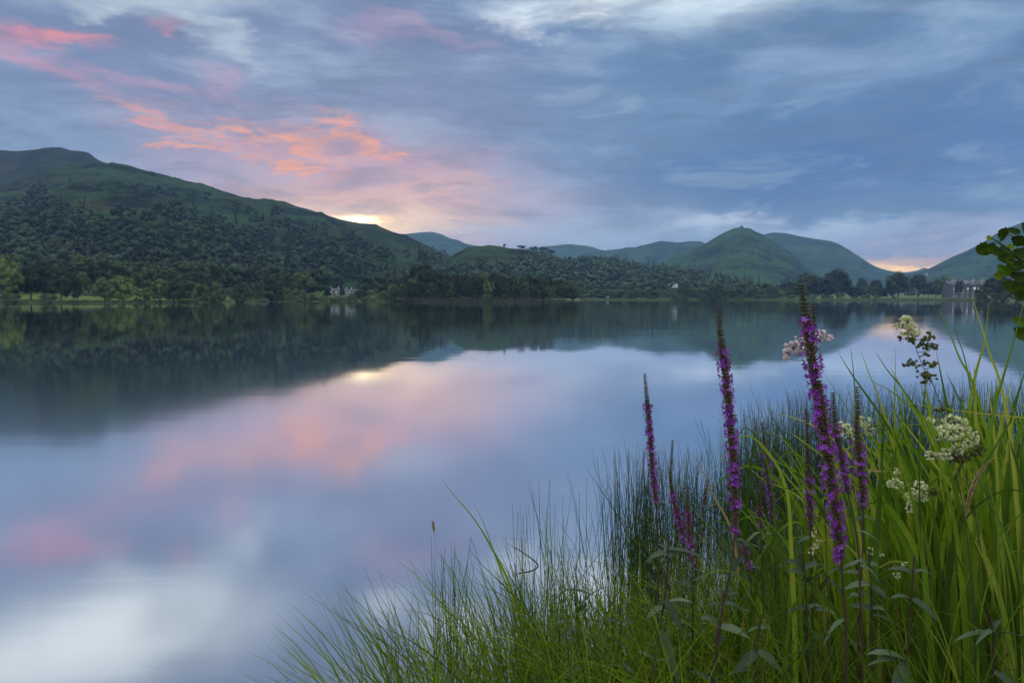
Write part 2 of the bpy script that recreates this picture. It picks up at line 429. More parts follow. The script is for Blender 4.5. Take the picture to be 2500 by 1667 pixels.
xs = np.array([-3500, -900, -200, -40, 0, 40, 200, 900, 3500.0]); ys = np.array([-3000, -200, -10, 0, 10, 60, 300, 900, 1500.0])
X, Y = np.meshgrid(xs, ys); V = np.stack([X, Y, X * 0], -1).reshape(-1, 3)
i, j = np.meshgrid(np.arange(8), np.arange(8), indexing='ij'); Q = np.stack([i * 9 + j, i * 9 + j + 1, (i + 1) * 9 + j + 1, (i + 1) * 9 + j], -1).reshape(-1, 4)
tag(obj('water', mesh_np('water', V, Q, [M_WATER], False)), 'calm lake mirroring the fells and the evening sky', kind='structure')

# ------------------------------------------------------------------ valley floor round the lake
SH = [(-3000, 190), (-900, 210), (0, 255), (450, 290), (700, 370), (900, 440), (1150, 520), (1350, 600), (1700, 610), (2100, 600), (2330, 560), (2400, 470), (2480, 400), (2700, 360), (5000, 330)]
SHx = np.array([(p[0] - 1250) / F for p in SH]); SHy = np.array([p[1] for p in SH])
def shore(u):
    return np.interp(u, SHx, SHy) * (1 + 0.02 * fbm(np.asarray(u) * 14, np.asarray(u) * 0 + 3.3, 4))
def ground_z(u, y):
    u = np.asarray(u, float); y = np.asarray(y, float)
    s = y - shore(u); x = u * y
    z = np.where(s < 0, np.maximum(s * 0.10, -3.0), 0.5 * (1 - np.exp(-np.maximum(s, 0) / 4.0)))
    lf = np.clip((-0.10 - u) / 0.12, 0, 1)
    z = z + np.maximum(s, 0) * (0.010 + 0.028 * lf) + (fbm(x / 60, y / 60, 4) * 1.6 * np.clip(s / 60, 0, 1))
    return z
uu = np.linspace(-1.0, 1.0, 420); yy = np.concatenate([np.linspace(150, 700, 260), np.geomspace(703, 6800, 70)])
U, Yg = np.meshgrid(uu, yy); Z = ground_z(U, Yg)
V = np.stack([U * Yg, Yg, Z], -1).reshape(-1, 3)
def gridq(nr, nc):
    i, j = np.meshgrid(np.arange(nr - 1), np.arange(nc - 1), indexing='ij')
    return np.stack([i * nc + j, i * nc + j + 1, (i + 1) * nc + j + 1, (i + 1) * nc + j], -1).reshape(-1, 4)
m, t, b = new_mat('valley meadow')
tcx = t.new('ShaderNodeTexCoord'); ob = tcx.outputs['Object']
nn = t.noise(ob, 0.05, 5.0, 0.6); n2_ = t.noise(ob, 0.9, 4.0, 0.65)
c = t.mix(t.ramp(nn, 0.4, 0.6), (0.05, 0.085, 0.018), (0.085, 0.125, 0.025))
c = t.mix(t.ramp(n2_, 0.45, 0.7), c, t.mix(1.0, c, (0.6, 0.65, 0.6), 'MULTIPLY'))
zz = t.sep(ob)[2]
c = t.mix(t.ramp(zz, 0.42, 0.12), c, (0.11, 0.10, 0.085))
t.put(b.inputs['Base Color'], c); b.inputs['Roughness'].default_value = 0.95; b.inputs['Specular IOR Level'].default_value = 0.1
tag(obj('valley_ground', mesh_np('valley_ground', V, gridq(len(yy), len(uu)), [m])), 'green meadow and pebbly shore round the far side of the lake', kind='structure')

# ------------------------------------------------------------------ fells
HILLS = {}
def hill(name, sky_pts, foot, crest, back, mat, label, nu=300, nr=110, gul=0.05, rgh=0.0022, power=1.15, lower=0.0, gsc=1.0, u_ext=0.0):
    """heightfield fell: sky_pts trace its crest, which stands at depth crest above a foot at depth foot"""
    us = []; vs = []
    for (px, py) in sky_pts:
        a, b_ = uv_of(px, py); us.append(a); vs.append(b_)
    us = np.array(us); vs = np.array(vs)
    u = np.linspace(us[0] - u_ext, us[-1] + u_ext, nu)
    tv = np.interp(u, us, vs)
    cr = np.interp(u, np.linspace(us[0], us[-1], len(crest)), crest) if hasattr(crest, '__len__') else np.full(nu, crest)
    ft = np.interp(u, np.linspace(us[0], us[-1], len(foot)), foot) if hasattr(foot, '__len__') else np.full(nu, foot)
    tv = tv + rgh * fbm(u * 60 * gsc, u * 0 + 7.7, 5) * np.clip(tv / 0.03, 0.3, 1)
    kw0 = np.exp(-0.5 * (np.arange(-40, 41) / 9.0) ** 2); kw0 /= kw0.sum()
    tvs = np.convolve(np.pad(tv, 40, mode='edge'), kw0, mode='valid')
    H = EYE + tv * cr - lower; Hs = EYE + tvs * cr
    tt = np.concatenate([np.linspace(0, 1, int(nr * 0.75)), np.linspace(1.03, 1 + back, nr - int(nr * 0.75))])
    T, Uu = np.meshgrid(tt, u, indexing='ij')
    Yd = ft + (cr - ft) * T
    X = Uu * Yd
    pf = np.where(T <= 1, np.clip(T, 0, 1) ** power * (1 - 0.12 * np.clip(T, 0, 1) ** 6), 0.88 - 0.9 * (np.clip(T - 1, 0, 9) / back) ** 1.5)
    L = 190.0 / gsc
    env = np.clip(T * 4, 0, 1)
    ns = ridged(X / L + 3, Yd / (L * 1.5) + 9, 6) * gul + fbm(X / (L * .3), Yd / (L * .35), 5) * gul * 0.5
    Hm = Hs[None, :] + (H - Hs)[None, :] * np.exp(-((T - 1) / 0.05) ** 2)
    Zb = np.maximum(Hm, 0.5) * (pf + ns * env * 0.6)
    s = (Zb - EYE) / Yd
    mx_ = s.max(axis=0)
    k = np.where(mx_ > 1e-4, tv / np.maximum(mx_, 1e-4), 1.0)
    k = np.clip(k, 0.0, 3)
    kw = np.exp(-0.5 * (np.arange(-20, 21) / 7.0) ** 2); kw /= kw.sum()
    ks = np.convolve(np.pad(k, 20, mode='edge'), kw, mode='valid')
    kk = ks[None, :] * (1 + (k / np.maximum(ks, 1e-3) - 1)[None, :] * np.clip(T, 0, 1) ** 45)
    Zf = EYE + (Zb - EYE) * kk
    edge = np.clip(tv / 0.006, -1, 1)
    Zf = np.where(tv[None, :] <= 0.0005, -6.0, Zf)
    Zf[0, :] = -4
    V = np.stack([X, Yd, Zf], -1).reshape(-1, 3)
    me = mesh_np(name, V, gridq(len(tt), nu), [mat])
    o = tag(obj(name, me), label, kind='structure')
    HILLS[name + str(len(HILLS))] = (u, tt, ft, cr, Zf)
    return (u, tt, ft, cr, Zf)
def hz(h, uq, yq):
    """height of hill h (and the valley) at u, depth"""
    u, tt, ft, cr, Zf = h
    uq = np.asarray(uq, float); yq = np.asarray(yq, float)
    iu = np.clip((uq - u[0]) / (u[1] - u[0]), 0, len(u) - 1.001); i0 = iu.astype(int); fu = iu - i0
    f = np.interp(uq, u, ft); c = np.interp(uq, u, cr)
    T = (yq - f) / (c - f)
    it = np.clip(np.interp(T, tt, np.arange(len(tt))), 0, len(tt) - 1.001); t0 = it.astype(int); fr = it - t0
    z = (Zf[t0, i0] * (1 - fu) + Zf[t0, i0 + 1] * fu) * (1 - fr) + (Zf[t0 + 1, i0] * (1 - fu) + Zf[t0 + 1, i0 + 1] * fu) * fr
    z = np.where((uq < u[0]) | (uq > u[-1]) | (T < 0) | (T > tt[-1]), -9, z)
    return np.maximum(z, ground_z(uq, yq))

MG = hill_mat('fell grass', (0.026, 0.060, 0.020), (0.004, 0.007, 0.007), (0.044, 0.038, 0.016), (0.036, 0.034, 0.040))
MG2 = hill_mat('brown summit grass', (0.022, 0.028, 0.012), (0.006, 0.008, 0.008), (0.030, 0.024, 0.012), (0.03, 0.028, 0.03), br=0.6)
MG3 = hill_mat('crag fell grass', (0.032, 0.078, 0.022), (0.004, 0.008, 0.008), (0.040, 0.038, 0.016), (0.034, 0.033, 0.036), sc=0.6, br=0.25)
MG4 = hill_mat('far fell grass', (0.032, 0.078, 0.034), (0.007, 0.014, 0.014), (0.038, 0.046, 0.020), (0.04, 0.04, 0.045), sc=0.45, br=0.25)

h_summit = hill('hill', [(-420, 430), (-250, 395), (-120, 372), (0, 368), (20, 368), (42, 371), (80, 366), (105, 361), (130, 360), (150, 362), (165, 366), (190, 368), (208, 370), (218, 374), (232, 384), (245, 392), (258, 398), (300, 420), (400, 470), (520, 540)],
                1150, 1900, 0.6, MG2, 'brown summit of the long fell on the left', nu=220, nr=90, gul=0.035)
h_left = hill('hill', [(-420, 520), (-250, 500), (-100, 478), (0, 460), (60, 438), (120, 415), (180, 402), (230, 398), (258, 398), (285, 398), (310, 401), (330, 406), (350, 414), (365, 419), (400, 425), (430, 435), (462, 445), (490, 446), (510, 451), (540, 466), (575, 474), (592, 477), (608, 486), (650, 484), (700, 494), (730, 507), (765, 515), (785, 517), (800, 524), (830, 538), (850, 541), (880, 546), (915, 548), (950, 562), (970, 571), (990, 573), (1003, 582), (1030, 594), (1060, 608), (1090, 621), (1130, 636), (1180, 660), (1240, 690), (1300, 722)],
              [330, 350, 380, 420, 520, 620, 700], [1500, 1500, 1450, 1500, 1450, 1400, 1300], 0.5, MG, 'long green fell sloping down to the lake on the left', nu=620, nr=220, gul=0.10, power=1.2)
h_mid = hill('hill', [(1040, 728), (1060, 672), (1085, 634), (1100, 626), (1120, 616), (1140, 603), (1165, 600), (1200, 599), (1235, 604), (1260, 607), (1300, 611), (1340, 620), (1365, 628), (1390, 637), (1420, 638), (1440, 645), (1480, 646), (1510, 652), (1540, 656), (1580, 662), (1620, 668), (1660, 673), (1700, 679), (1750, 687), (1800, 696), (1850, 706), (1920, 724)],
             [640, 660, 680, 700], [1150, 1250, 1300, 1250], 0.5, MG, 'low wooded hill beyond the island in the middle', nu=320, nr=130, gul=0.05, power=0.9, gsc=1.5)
h_blue = hill('hill', [(900, 650), (960, 590), (985, 572), (1020, 568), (1055, 566), (1080, 573), (1097, 582), (1120, 587), (1140, 597), (1165, 600), (1200, 606), (1260, 640), (1330, 690)],
              3600, 4800, 0.3, MG4, 'distant blue mountain in the gap behind the left fell', nu=160, nr=80, gul=0.05, gsc=0.3)
h_farm = hill('hill', [(1150, 640), (1230, 614), (1290, 605), (1350, 600), (1390, 596), (1430, 600), (1450, 604), (1465, 609), (1520, 620), (1600, 650)],
              4000, 5000, 0.3, MG4, 'faint flat-topped mountain touching the low cloud', nu=130, nr=70, gul=0.03, gsc=0.3)
h_farc = hill('hill', [(1300, 660), (1400, 628), (1440, 615), (1480, 610), (1515, 607), (1530, 602), (1545, 603), (1552, 604), (1560, 600), (1580, 598), (1600, 593), (1612, 590), (1650, 591), (1670, 590), (1685, 588), (1710, 589), (1722, 594), (1760, 604), (1860, 640)],
              3100, 4100, 0.4, MG4, 'craggy blue-green ridge left of the pointed crag', nu=200, nr=90, gul=0.06, gsc=0.4)
h_round = hill('hill', [(1700, 640), (1800, 588), (1865, 571), (1885, 568), (1905, 568), (1925, 570), (1970, 579), (2030, 589), (2045, 594), (2060, 602), (2090, 620), (2115, 637), (2140, 652), (2180, 662), (2210, 668), (2250, 678), (2300, 700)],
               2900, 3900, 0.4, MG4, 'smooth rounded fell behind the pointed crag', nu=200, nr=90, gul=0.03, gsc=0.4)
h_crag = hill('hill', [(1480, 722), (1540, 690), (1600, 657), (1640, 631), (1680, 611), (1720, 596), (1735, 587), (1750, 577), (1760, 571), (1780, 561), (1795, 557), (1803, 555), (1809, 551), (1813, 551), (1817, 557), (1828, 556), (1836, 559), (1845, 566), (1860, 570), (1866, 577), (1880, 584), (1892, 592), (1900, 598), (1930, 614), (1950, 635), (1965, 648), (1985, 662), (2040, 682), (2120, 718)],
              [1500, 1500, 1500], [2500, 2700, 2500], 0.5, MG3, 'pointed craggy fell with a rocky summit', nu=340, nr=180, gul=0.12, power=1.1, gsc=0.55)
h_tiny = hill('hill', [(2150, 690), (2190, 667), (2220, 663), (2240, 659), (2255, 653), (2262, 654), (2275, 660), (2310, 680)],
              5200, 5900, 0.15, MG4, 'tiny pale mountain in the far gap under the orange glow', nu=60, nr=40, gul=0.03, gsc=0.3)
h_right = hill('hill', [(2130, 706), (2180, 676), (2230, 665), (2265, 657), (2300, 641), (2325, 628), (2350, 617), (2365, 610), (2400, 592), (2430, 573), (2460, 556), (2500, 541), (2560, 512), (2650, 470), (2800, 410), (3100, 330)],
               [2100, 1700], [3000, 2600], 0.4, MG4, 'steep blue-green fell side rising out of the picture on the right', nu=260, nr=110, gul=0.05, gsc=0.5)

# ------------------------------------------------------------------ air
HAZE = True
def build_haze():
    m = bpy.data.materials.new('evening haze'); m.use_nodes = True
    t = NT(m.node_tree)
    for n in list(t.n): t.n.remove(n)
    out = t.new('ShaderNodeOutputMaterial'); pv = t.new('ShaderNodeVolumePrincipled')
    pv.inputs['Color'].default_value = (0.30, 0.52, 0.86, 1); pv.inputs['Density'].default_value = 0.00009
    pv.inputs['Anisotropy'].default_value = 0.1
    t.l.new(pv.outputs[0], out.inputs['Volume'])
    k = MB(); k.box((-7500, -3200, -8), (7500, 6900, 520))
    o = k.build('haze', m, smooth=False); tag(o, 'thin blue evening haze filling the valley', kind='stuff')
    return o

# ------------------------------------------------------------------ trees
def ico(sub=1):
    import bmesh
    bm = bmesh.new(); bmesh.ops.create_icosphere(bm, subdivisions=sub, radius=1.0)
    V = np.array([v.co[:] for v in bm.verts]); Fc = np.array([[v.index for v in f.verts] for f in bm.faces]); bm.free()
    return V, Fc
ICO1, ICO2 = ico(1), ico(2)
def leaf_quads(C, N, s, r, asp=1.0):
    """quads of half-size s centred on C, facing about N"""
    n = len(C)
    A = np.cross(N, r.normal(size=(n, 3))); A /= np.linalg.norm(A, axis=1)[:, None] + 1e-9
    B = np.cross(N, A); B /= np.linalg.norm(B, axis=1)[:, None] + 1e-9
    s = np.asarray(s).reshape(-1, 1)
    V = np.stack([C - A * s, C - B * s * asp, C + A * s, C + B * s * asp], 1) 
    V[:, 0] += N * s * 0.25; V[:, 2] -= N * s * 0.25
    return V.reshape(-1, 3), np.arange(n * 4).reshape(-1, 4)
def make_crown(seed, kind, nleaf, ls, core=ICO1, lobes=22, rnd=0.4, fr=1.12, cr_=0.70):
    """crown for a tree 1 m tall and 1 m wide; returns V, F3, F4, tint"""
    r = np.random.default_rng(seed); mb = MB()
    if kind == 'conifer':
        cen = []; rad = []
        for i in range(lobes):
            h = 0.10 + 0.86 * (i + r.random()) / lobes; w = 0.46 * (1.02 - h) ** 0.85; a = r.random() * 6.28; q = w * r.uniform(0.35, 0.8)
            cen.append((q * math.cos(a), q * math.sin(a), h)); rad.append((w * 0.5 + 0.02, w * 0.5 + 0.02, 0.06))
    else:
        lo, hi = {'round': (0.04, 1.0), 'tall': (0.05, 1.0), 'bush': (-0.05, 1.0), 'pine': (0.30, 1.0)}[kind]
        zc = (lo + hi) / 2; hzz = (hi - lo) / 2; cen = []; rad = []
        for i in range(lobes):
            th = r.random() * 6.28; cz = r.uniform(-0.75, 0.95); q = math.sqrt(max(0, 1 - cz * cz)) * 0.36 * r.uniform(0.55, 1.1)
            if cz < 0: q *= 1.08
            cen.append((q * math.cos(th), q * math.sin(th), zc + cz * hzz * 0.74))
            a = r.uniform(0.10, 0.17); rad.append((a, a, a * r.uniform(0.7, 0.95) * (hi - lo) / 0.9))
    cen = np.array(cen); rad = np.array(rad); lt = r.normal(0, 0.08, lobes)
    V0, F0 = core
    for c, q, tt in zip(cen, rad, lt):
        mb.add(c + V0 * q * cr_ * (1 + r.normal(0, 0.12, (len(V0), 1))), F0, tt)
    w = rad[:, 0] * rad[:, 2]; pick = r.choice(lobes, nleaf, p=w / w.sum())
    D = r.normal(size=(nleaf, 3)); D[:, 2] += 0.25; D /= np.linalg.norm(D, axis=1)[:, None]
    C = cen[pick] + D * rad[pick] * r.uniform(0.78, fr, (nleaf, 1))
    N = D + r.normal(0, rnd, (nleaf, 3)); N /= np.linalg.norm(N, axis=1)[:, None]
    V, Fq = leaf_quads(C, N, ls * r.uniform(0.6, 1.25, nleaf), r, 0.7)
    mb.add(V, Fq, np.repeat(lt[pick] + r.normal(0, 0.07, nleaf), 4))
    return mb
def trunk_mb(mb, seed, kind, mi=0):
    r = np.random.default_rng(seed + 99)
    top = {'round': .62, 'tall': .8, 'bush': .4, 'pine': .85, 'conifer': .95}[kind]
    lean = r.normal(0, 0.02, 2)
    pts = [(lean[0] * k * 3, lean[1] * k * 3, -0.06 + (top + .06) * k) for k in (0, .04, .25, .5, .75, 1)]
    mb.tube(pts, [0.040, 0.026, 0.022, 0.018, 0.012, 0.004], 7, mi=mi)
    if kind != 'conifer':
        for i in range(6):
            k = r.uniform(.2, .8) if kind != 'bush' else r.uniform(.05, .4); a = r.random() * 6.28; z0 = top * k; ln = r.uniform(.18, .34)
            mb.tube([(lean[0] * k * 3, lean[1] * k * 3, z0), (math.cos(a) * ln * .5, math.sin(a) * ln * .5, z0 + .09), (math.cos(a) * ln, math.sin(a) * ln, z0 + .24)], [0.012, 0.008, 0.003], 5, mi=mi)
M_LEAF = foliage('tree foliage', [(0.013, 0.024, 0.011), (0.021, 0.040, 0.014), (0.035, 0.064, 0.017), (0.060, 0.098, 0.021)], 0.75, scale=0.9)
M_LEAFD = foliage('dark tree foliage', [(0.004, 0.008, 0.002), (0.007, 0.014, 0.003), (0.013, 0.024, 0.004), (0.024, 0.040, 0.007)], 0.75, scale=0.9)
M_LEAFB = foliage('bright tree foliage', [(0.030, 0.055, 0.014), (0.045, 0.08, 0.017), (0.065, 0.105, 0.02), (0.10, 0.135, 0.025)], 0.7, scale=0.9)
M_BARK = simple('tree bark', (0.05, 0.042, 0.034), 0.9, 0.4, 3.0)
M_WOOD = foliage('woodland foliage', [(0.006, 0.014, 0.007), (0.012, 0.026, 0.010), (0.022, 0.046, 0.014), (0.042, 0.076, 0.018)], 0.8, scale=0.15, use_rand=False, tintamt=1.3)
M_WOOD2 = foliage('haze paled wood foliage', [(0.013, 0.026, 0.016), (0.024, 0.048, 0.026), (0.042, 0.078, 0.036), (0.066, 0.112, 0.042)], 0.8, scale=0.15, use_rand=False, tintamt=1.3)  # paler, bluer woodland copy: distance haze put into the leaf colour
TREE_ME = {}
for kd, nl, ls, lb in (('round', 3800, .015, 44), ('tall', 3200, .014, 40), ('bush', 1500, .020, 22), ('pine', 1500, .018, 16), ('conifer', 1500, .018, 26)):
    for v in range(3):
        cmb = make_crown(hash((kd == 'round', kd == 'tall', kd == 'bush', v)) % 1000 + v * 7 + len(kd), kd, nl, ls, ICO1, lb)
        tmb = MB(); trunk_mb(tmb, v * 5 + len(kd), kd)
        TREE_ME[kd, v, 'trunk'] = tmb.mesh('trunk', [M_BARK])
        for mn, mt in (('n', M_LEAF), ('d', M_LEAFD), ('b', M_LEAFB)):
            TREE_ME[kd, v, mn] = cmb.mesh('crown', [mt])
KNAME = {'round': 'broadleaf_tree', 'tall': 'tall_broadleaf_tree', 'bush': 'waterside_shrub', 'pine': 'pine_tree', 'conifer': 'conifer_tree'}
KCAT = {'round': 'tree', 'tall': 'tree', 'bush': 'shrub', 'pine': 'pine tree', 'conifer': 'conifer'}
trng = random.Random(3)
TREES = []
def plant_tree(x, y, z, h, w, kind, mt, label, group=None):
    v = trng.randrange(3)
    root = empty(KNAME[kind], (x, y, z), trng.uniform(0, 6.28))
    root.scale = (w, w, h)
    tag(root, label, KCAT[kind], group)
    obj('trunk', TREE_ME[kind, v, 'trunk'], root); obj('crown', TREE_ME[kind, v, mt], root)
    TREES.append((x / y, y, w)); return root
def gz(u, y, hs=(h_left, h_mid)):
    z = float(ground_z(u, y))
    for h in hs: z = max(z, float(hz(h, u, y)))
    return z
def T(px, top, wpx, dep, kind='round', mt='n', label=None, group=None, minh=1.5):
    u, v = uv_of(px, 727.0); _, vt = uv_of(px, top)
    z = gz(u, dep); zt = EYE + vt * dep
    h = max(zt - z, minh); return plant_tree(u * dep, dep, z - 0.1, h * 1.02, wpx / F * dep * 1.12, kind, mt, label, group)
ls_ = 'stand of dark spreading trees on the left shore meadow'
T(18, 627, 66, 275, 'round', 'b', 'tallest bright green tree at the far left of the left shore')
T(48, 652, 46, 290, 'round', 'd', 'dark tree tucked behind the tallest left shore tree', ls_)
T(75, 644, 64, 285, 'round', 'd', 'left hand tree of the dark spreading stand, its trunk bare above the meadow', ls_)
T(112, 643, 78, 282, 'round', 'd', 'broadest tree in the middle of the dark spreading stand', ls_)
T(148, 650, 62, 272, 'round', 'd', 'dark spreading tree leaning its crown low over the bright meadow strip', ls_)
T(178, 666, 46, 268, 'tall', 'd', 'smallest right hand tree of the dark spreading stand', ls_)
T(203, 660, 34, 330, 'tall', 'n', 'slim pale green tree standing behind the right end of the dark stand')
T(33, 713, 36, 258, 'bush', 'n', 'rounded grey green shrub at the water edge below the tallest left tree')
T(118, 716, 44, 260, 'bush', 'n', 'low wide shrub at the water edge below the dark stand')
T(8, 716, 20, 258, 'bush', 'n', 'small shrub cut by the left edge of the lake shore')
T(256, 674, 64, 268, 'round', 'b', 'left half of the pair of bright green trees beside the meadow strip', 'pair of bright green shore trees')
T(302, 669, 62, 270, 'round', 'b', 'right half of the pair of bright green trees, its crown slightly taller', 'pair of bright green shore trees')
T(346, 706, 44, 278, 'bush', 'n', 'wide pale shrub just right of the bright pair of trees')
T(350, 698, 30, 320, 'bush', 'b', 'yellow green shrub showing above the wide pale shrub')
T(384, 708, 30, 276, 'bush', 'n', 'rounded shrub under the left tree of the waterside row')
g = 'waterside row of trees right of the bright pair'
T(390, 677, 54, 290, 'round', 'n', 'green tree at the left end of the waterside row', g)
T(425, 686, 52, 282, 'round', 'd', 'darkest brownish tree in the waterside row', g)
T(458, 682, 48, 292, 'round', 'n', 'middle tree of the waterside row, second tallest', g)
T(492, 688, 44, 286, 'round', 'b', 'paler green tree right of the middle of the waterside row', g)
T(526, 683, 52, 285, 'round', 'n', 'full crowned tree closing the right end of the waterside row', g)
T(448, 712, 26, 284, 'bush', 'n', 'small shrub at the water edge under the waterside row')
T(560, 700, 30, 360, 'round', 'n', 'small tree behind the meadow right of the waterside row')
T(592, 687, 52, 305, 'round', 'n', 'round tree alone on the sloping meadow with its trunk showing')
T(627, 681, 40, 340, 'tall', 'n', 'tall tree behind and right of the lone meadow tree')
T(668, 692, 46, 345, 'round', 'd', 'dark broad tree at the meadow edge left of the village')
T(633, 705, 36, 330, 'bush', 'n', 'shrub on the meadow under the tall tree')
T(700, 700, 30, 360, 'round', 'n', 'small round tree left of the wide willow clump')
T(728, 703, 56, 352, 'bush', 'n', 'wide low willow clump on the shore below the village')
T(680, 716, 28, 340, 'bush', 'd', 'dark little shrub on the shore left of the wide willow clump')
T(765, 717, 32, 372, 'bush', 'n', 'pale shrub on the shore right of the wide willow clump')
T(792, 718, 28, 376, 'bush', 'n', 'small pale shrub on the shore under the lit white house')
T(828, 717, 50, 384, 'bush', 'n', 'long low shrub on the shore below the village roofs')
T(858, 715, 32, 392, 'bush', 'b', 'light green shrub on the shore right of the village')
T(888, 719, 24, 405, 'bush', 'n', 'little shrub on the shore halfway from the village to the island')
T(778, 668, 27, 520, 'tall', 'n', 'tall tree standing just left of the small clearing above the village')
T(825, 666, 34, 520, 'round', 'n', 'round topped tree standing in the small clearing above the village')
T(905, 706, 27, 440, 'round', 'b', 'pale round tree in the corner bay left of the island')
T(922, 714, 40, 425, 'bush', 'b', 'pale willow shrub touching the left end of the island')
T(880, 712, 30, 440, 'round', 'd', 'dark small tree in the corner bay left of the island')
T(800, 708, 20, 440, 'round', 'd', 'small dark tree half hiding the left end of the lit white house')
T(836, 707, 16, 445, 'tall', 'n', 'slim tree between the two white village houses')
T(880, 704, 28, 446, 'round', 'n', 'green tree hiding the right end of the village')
# island
iu0, iv0 = -0.194, 0.096
ix = np.linspace(-0.205, 0.105, 120); iy = np.linspace(338, 392, 40)
U_, Y_ = np.meshgrid(ix, iy)
ec = (U_ - (iu0 + iv0) / 2) / ((iv0 - iu0) / 2); ey = (Y_ - 366) / 20
dd = 1 - np.sqrt(ec ** 4 + ey ** 2) + 0.12 * fbm(U_ * 60, Y_ / 9, 3)
Zi = np.clip(dd, -1, 1) * 2.2 + 0.15
I_ME = mesh_np('island', np.stack([U_ * Y_, Y_, Zi], -1).reshape(-1, 3), gridq(40, 120), [simple('island soil', (0.020, 0.028, 0.012), 0.95, 0.5, 0.6)])
tag(obj('island', I_ME), 'low wooded island with a thin grassy edge', kind='structure')
env_x = [929, 940, 955, 965, 985, 1000, 1035, 1060, 1075, 1095, 1110, 1122, 1135, 1170, 1200, 1250, 1300, 1340, 1380, 1395, 1405, 1412]
env_y = [716, 698, 686, 684, 680, 674, 672, 672, 672, 676, 672, 670, 668, 667, 669, 673, 677, 680, 684, 690, 702, 720]
def TI(px, top, w, dep, kind, mt, label, group=None):
    u, _ = uv_of(px, 727); vt = uv_of(px, top)[1]; z = 0.0 if dep < 351 else 0.4
    return plant_tree(u * dep, dep, z, max(EYE + vt * dep - z, 2.0), w / F * dep * 1.12, kind, mt, label, group)
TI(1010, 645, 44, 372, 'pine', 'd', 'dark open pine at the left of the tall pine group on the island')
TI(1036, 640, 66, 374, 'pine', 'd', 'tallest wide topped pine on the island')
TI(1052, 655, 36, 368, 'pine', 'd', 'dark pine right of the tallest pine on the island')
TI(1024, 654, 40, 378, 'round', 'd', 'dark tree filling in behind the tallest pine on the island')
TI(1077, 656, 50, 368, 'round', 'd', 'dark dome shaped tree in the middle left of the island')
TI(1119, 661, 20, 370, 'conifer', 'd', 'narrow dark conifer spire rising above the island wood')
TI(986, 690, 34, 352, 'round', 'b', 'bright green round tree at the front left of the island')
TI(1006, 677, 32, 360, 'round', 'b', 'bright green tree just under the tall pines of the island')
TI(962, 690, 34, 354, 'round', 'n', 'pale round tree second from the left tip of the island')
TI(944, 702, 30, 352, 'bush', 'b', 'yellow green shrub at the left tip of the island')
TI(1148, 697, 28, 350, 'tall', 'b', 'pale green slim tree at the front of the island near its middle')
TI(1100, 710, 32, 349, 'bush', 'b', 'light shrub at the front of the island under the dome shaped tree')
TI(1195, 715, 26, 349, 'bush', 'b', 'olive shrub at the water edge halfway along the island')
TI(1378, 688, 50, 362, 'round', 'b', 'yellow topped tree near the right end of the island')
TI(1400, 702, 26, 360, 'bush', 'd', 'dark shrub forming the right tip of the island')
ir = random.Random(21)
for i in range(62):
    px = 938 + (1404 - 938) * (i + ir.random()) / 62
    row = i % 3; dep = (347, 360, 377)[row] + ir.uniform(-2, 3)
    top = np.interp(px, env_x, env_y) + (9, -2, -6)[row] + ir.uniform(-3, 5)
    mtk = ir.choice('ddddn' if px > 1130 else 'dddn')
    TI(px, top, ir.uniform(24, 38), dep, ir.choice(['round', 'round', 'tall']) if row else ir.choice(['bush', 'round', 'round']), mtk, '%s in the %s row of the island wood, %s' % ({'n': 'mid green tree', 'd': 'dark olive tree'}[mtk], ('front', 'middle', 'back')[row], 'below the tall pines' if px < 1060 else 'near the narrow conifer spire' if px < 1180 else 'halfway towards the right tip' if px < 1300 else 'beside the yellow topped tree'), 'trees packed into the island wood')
# right hand far shore
g = 'low trees along the far shore'
T(1750, 691, 58, 608, 'round', 'd', 'dark wide tree reaching the water on the far shore')
T(1812, 689, 36, 618, 'round', 'n', 'upright oval tree right of the dark wide tree on the far shore')
T(1842, 699, 40, 622, 'round', 'n', 'lower tree right of the upright oval tree on the far shore')
T(1878, 713, 30, 611, 'bush', 'n', 'ball shaped pale shrub on the far shore')
T(1545, 714, 30, 607, 'bush', 'd', 'dark ball shaped shrub at the water edge below the white house')
T(1922, 685, 44, 640, 'round', 'd', 'dark tree left of the tall pale poplar like tree')
T(1965, 658, 46, 660, 'tall', 'n', 'tall pale green tree left of the biggest dark tree')
T(1990, 670, 46, 640, 'round', 'd', 'dark tree between the tall pale tree and the biggest dark tree')
T(2045, 653, 70, 640, 'round', 'd', 'biggest dark tree on the far shore with a domed crown')
T(2020, 672, 50, 628, 'round', 'd', 'dark tree against the left side of the biggest dark tree')
T(2103, 676, 30, 900, 'round', 'd', 'dome topped tree far behind the shore right of the biggest dark tree')
T(2137, 680, 32, 900, 'round', 'd', 'dark flat domed tree far behind the shore, left of the big lakeside tree')
T(2088, 698, 40, 640, 'round', 'd', 'low dark tree right of the biggest dark tree')
T(2124, 698, 40, 650, 'round', 'n', 'low round green tree on the meadow')
T(2153, 700, 34, 700, 'round', 'd', 'low dark tree left of the big lakeside tree')
T(2163, 672, 11, 720, 'conifer', 'd', 'thin dark conifer just left of the big lakeside tree')
T(2193, 660, 58, 668, 'round', 'n', 'big broad lakeside tree standing on the dry meadow')
T(2240, 667, 44, 672, 'tall', 'n', 'oval lakeside tree right of the big broad one')
T(2266, 687, 30, 700, 'round', 'd', 'dark tree behind the gap between the lakeside trees')
T(2300, 672, 50, 675, 'round', 'n', 'round lakeside tree just left of the grey hotel')
T(2284, 684, 30, 700, 'round', 'd', 'dark tree behind the round lakeside tree')
T(2341, 682, 22, 600, 'tall', 'n', 'slim tree growing in front of the grey hotel')
g2 = 'dark trees on the near point at the right'
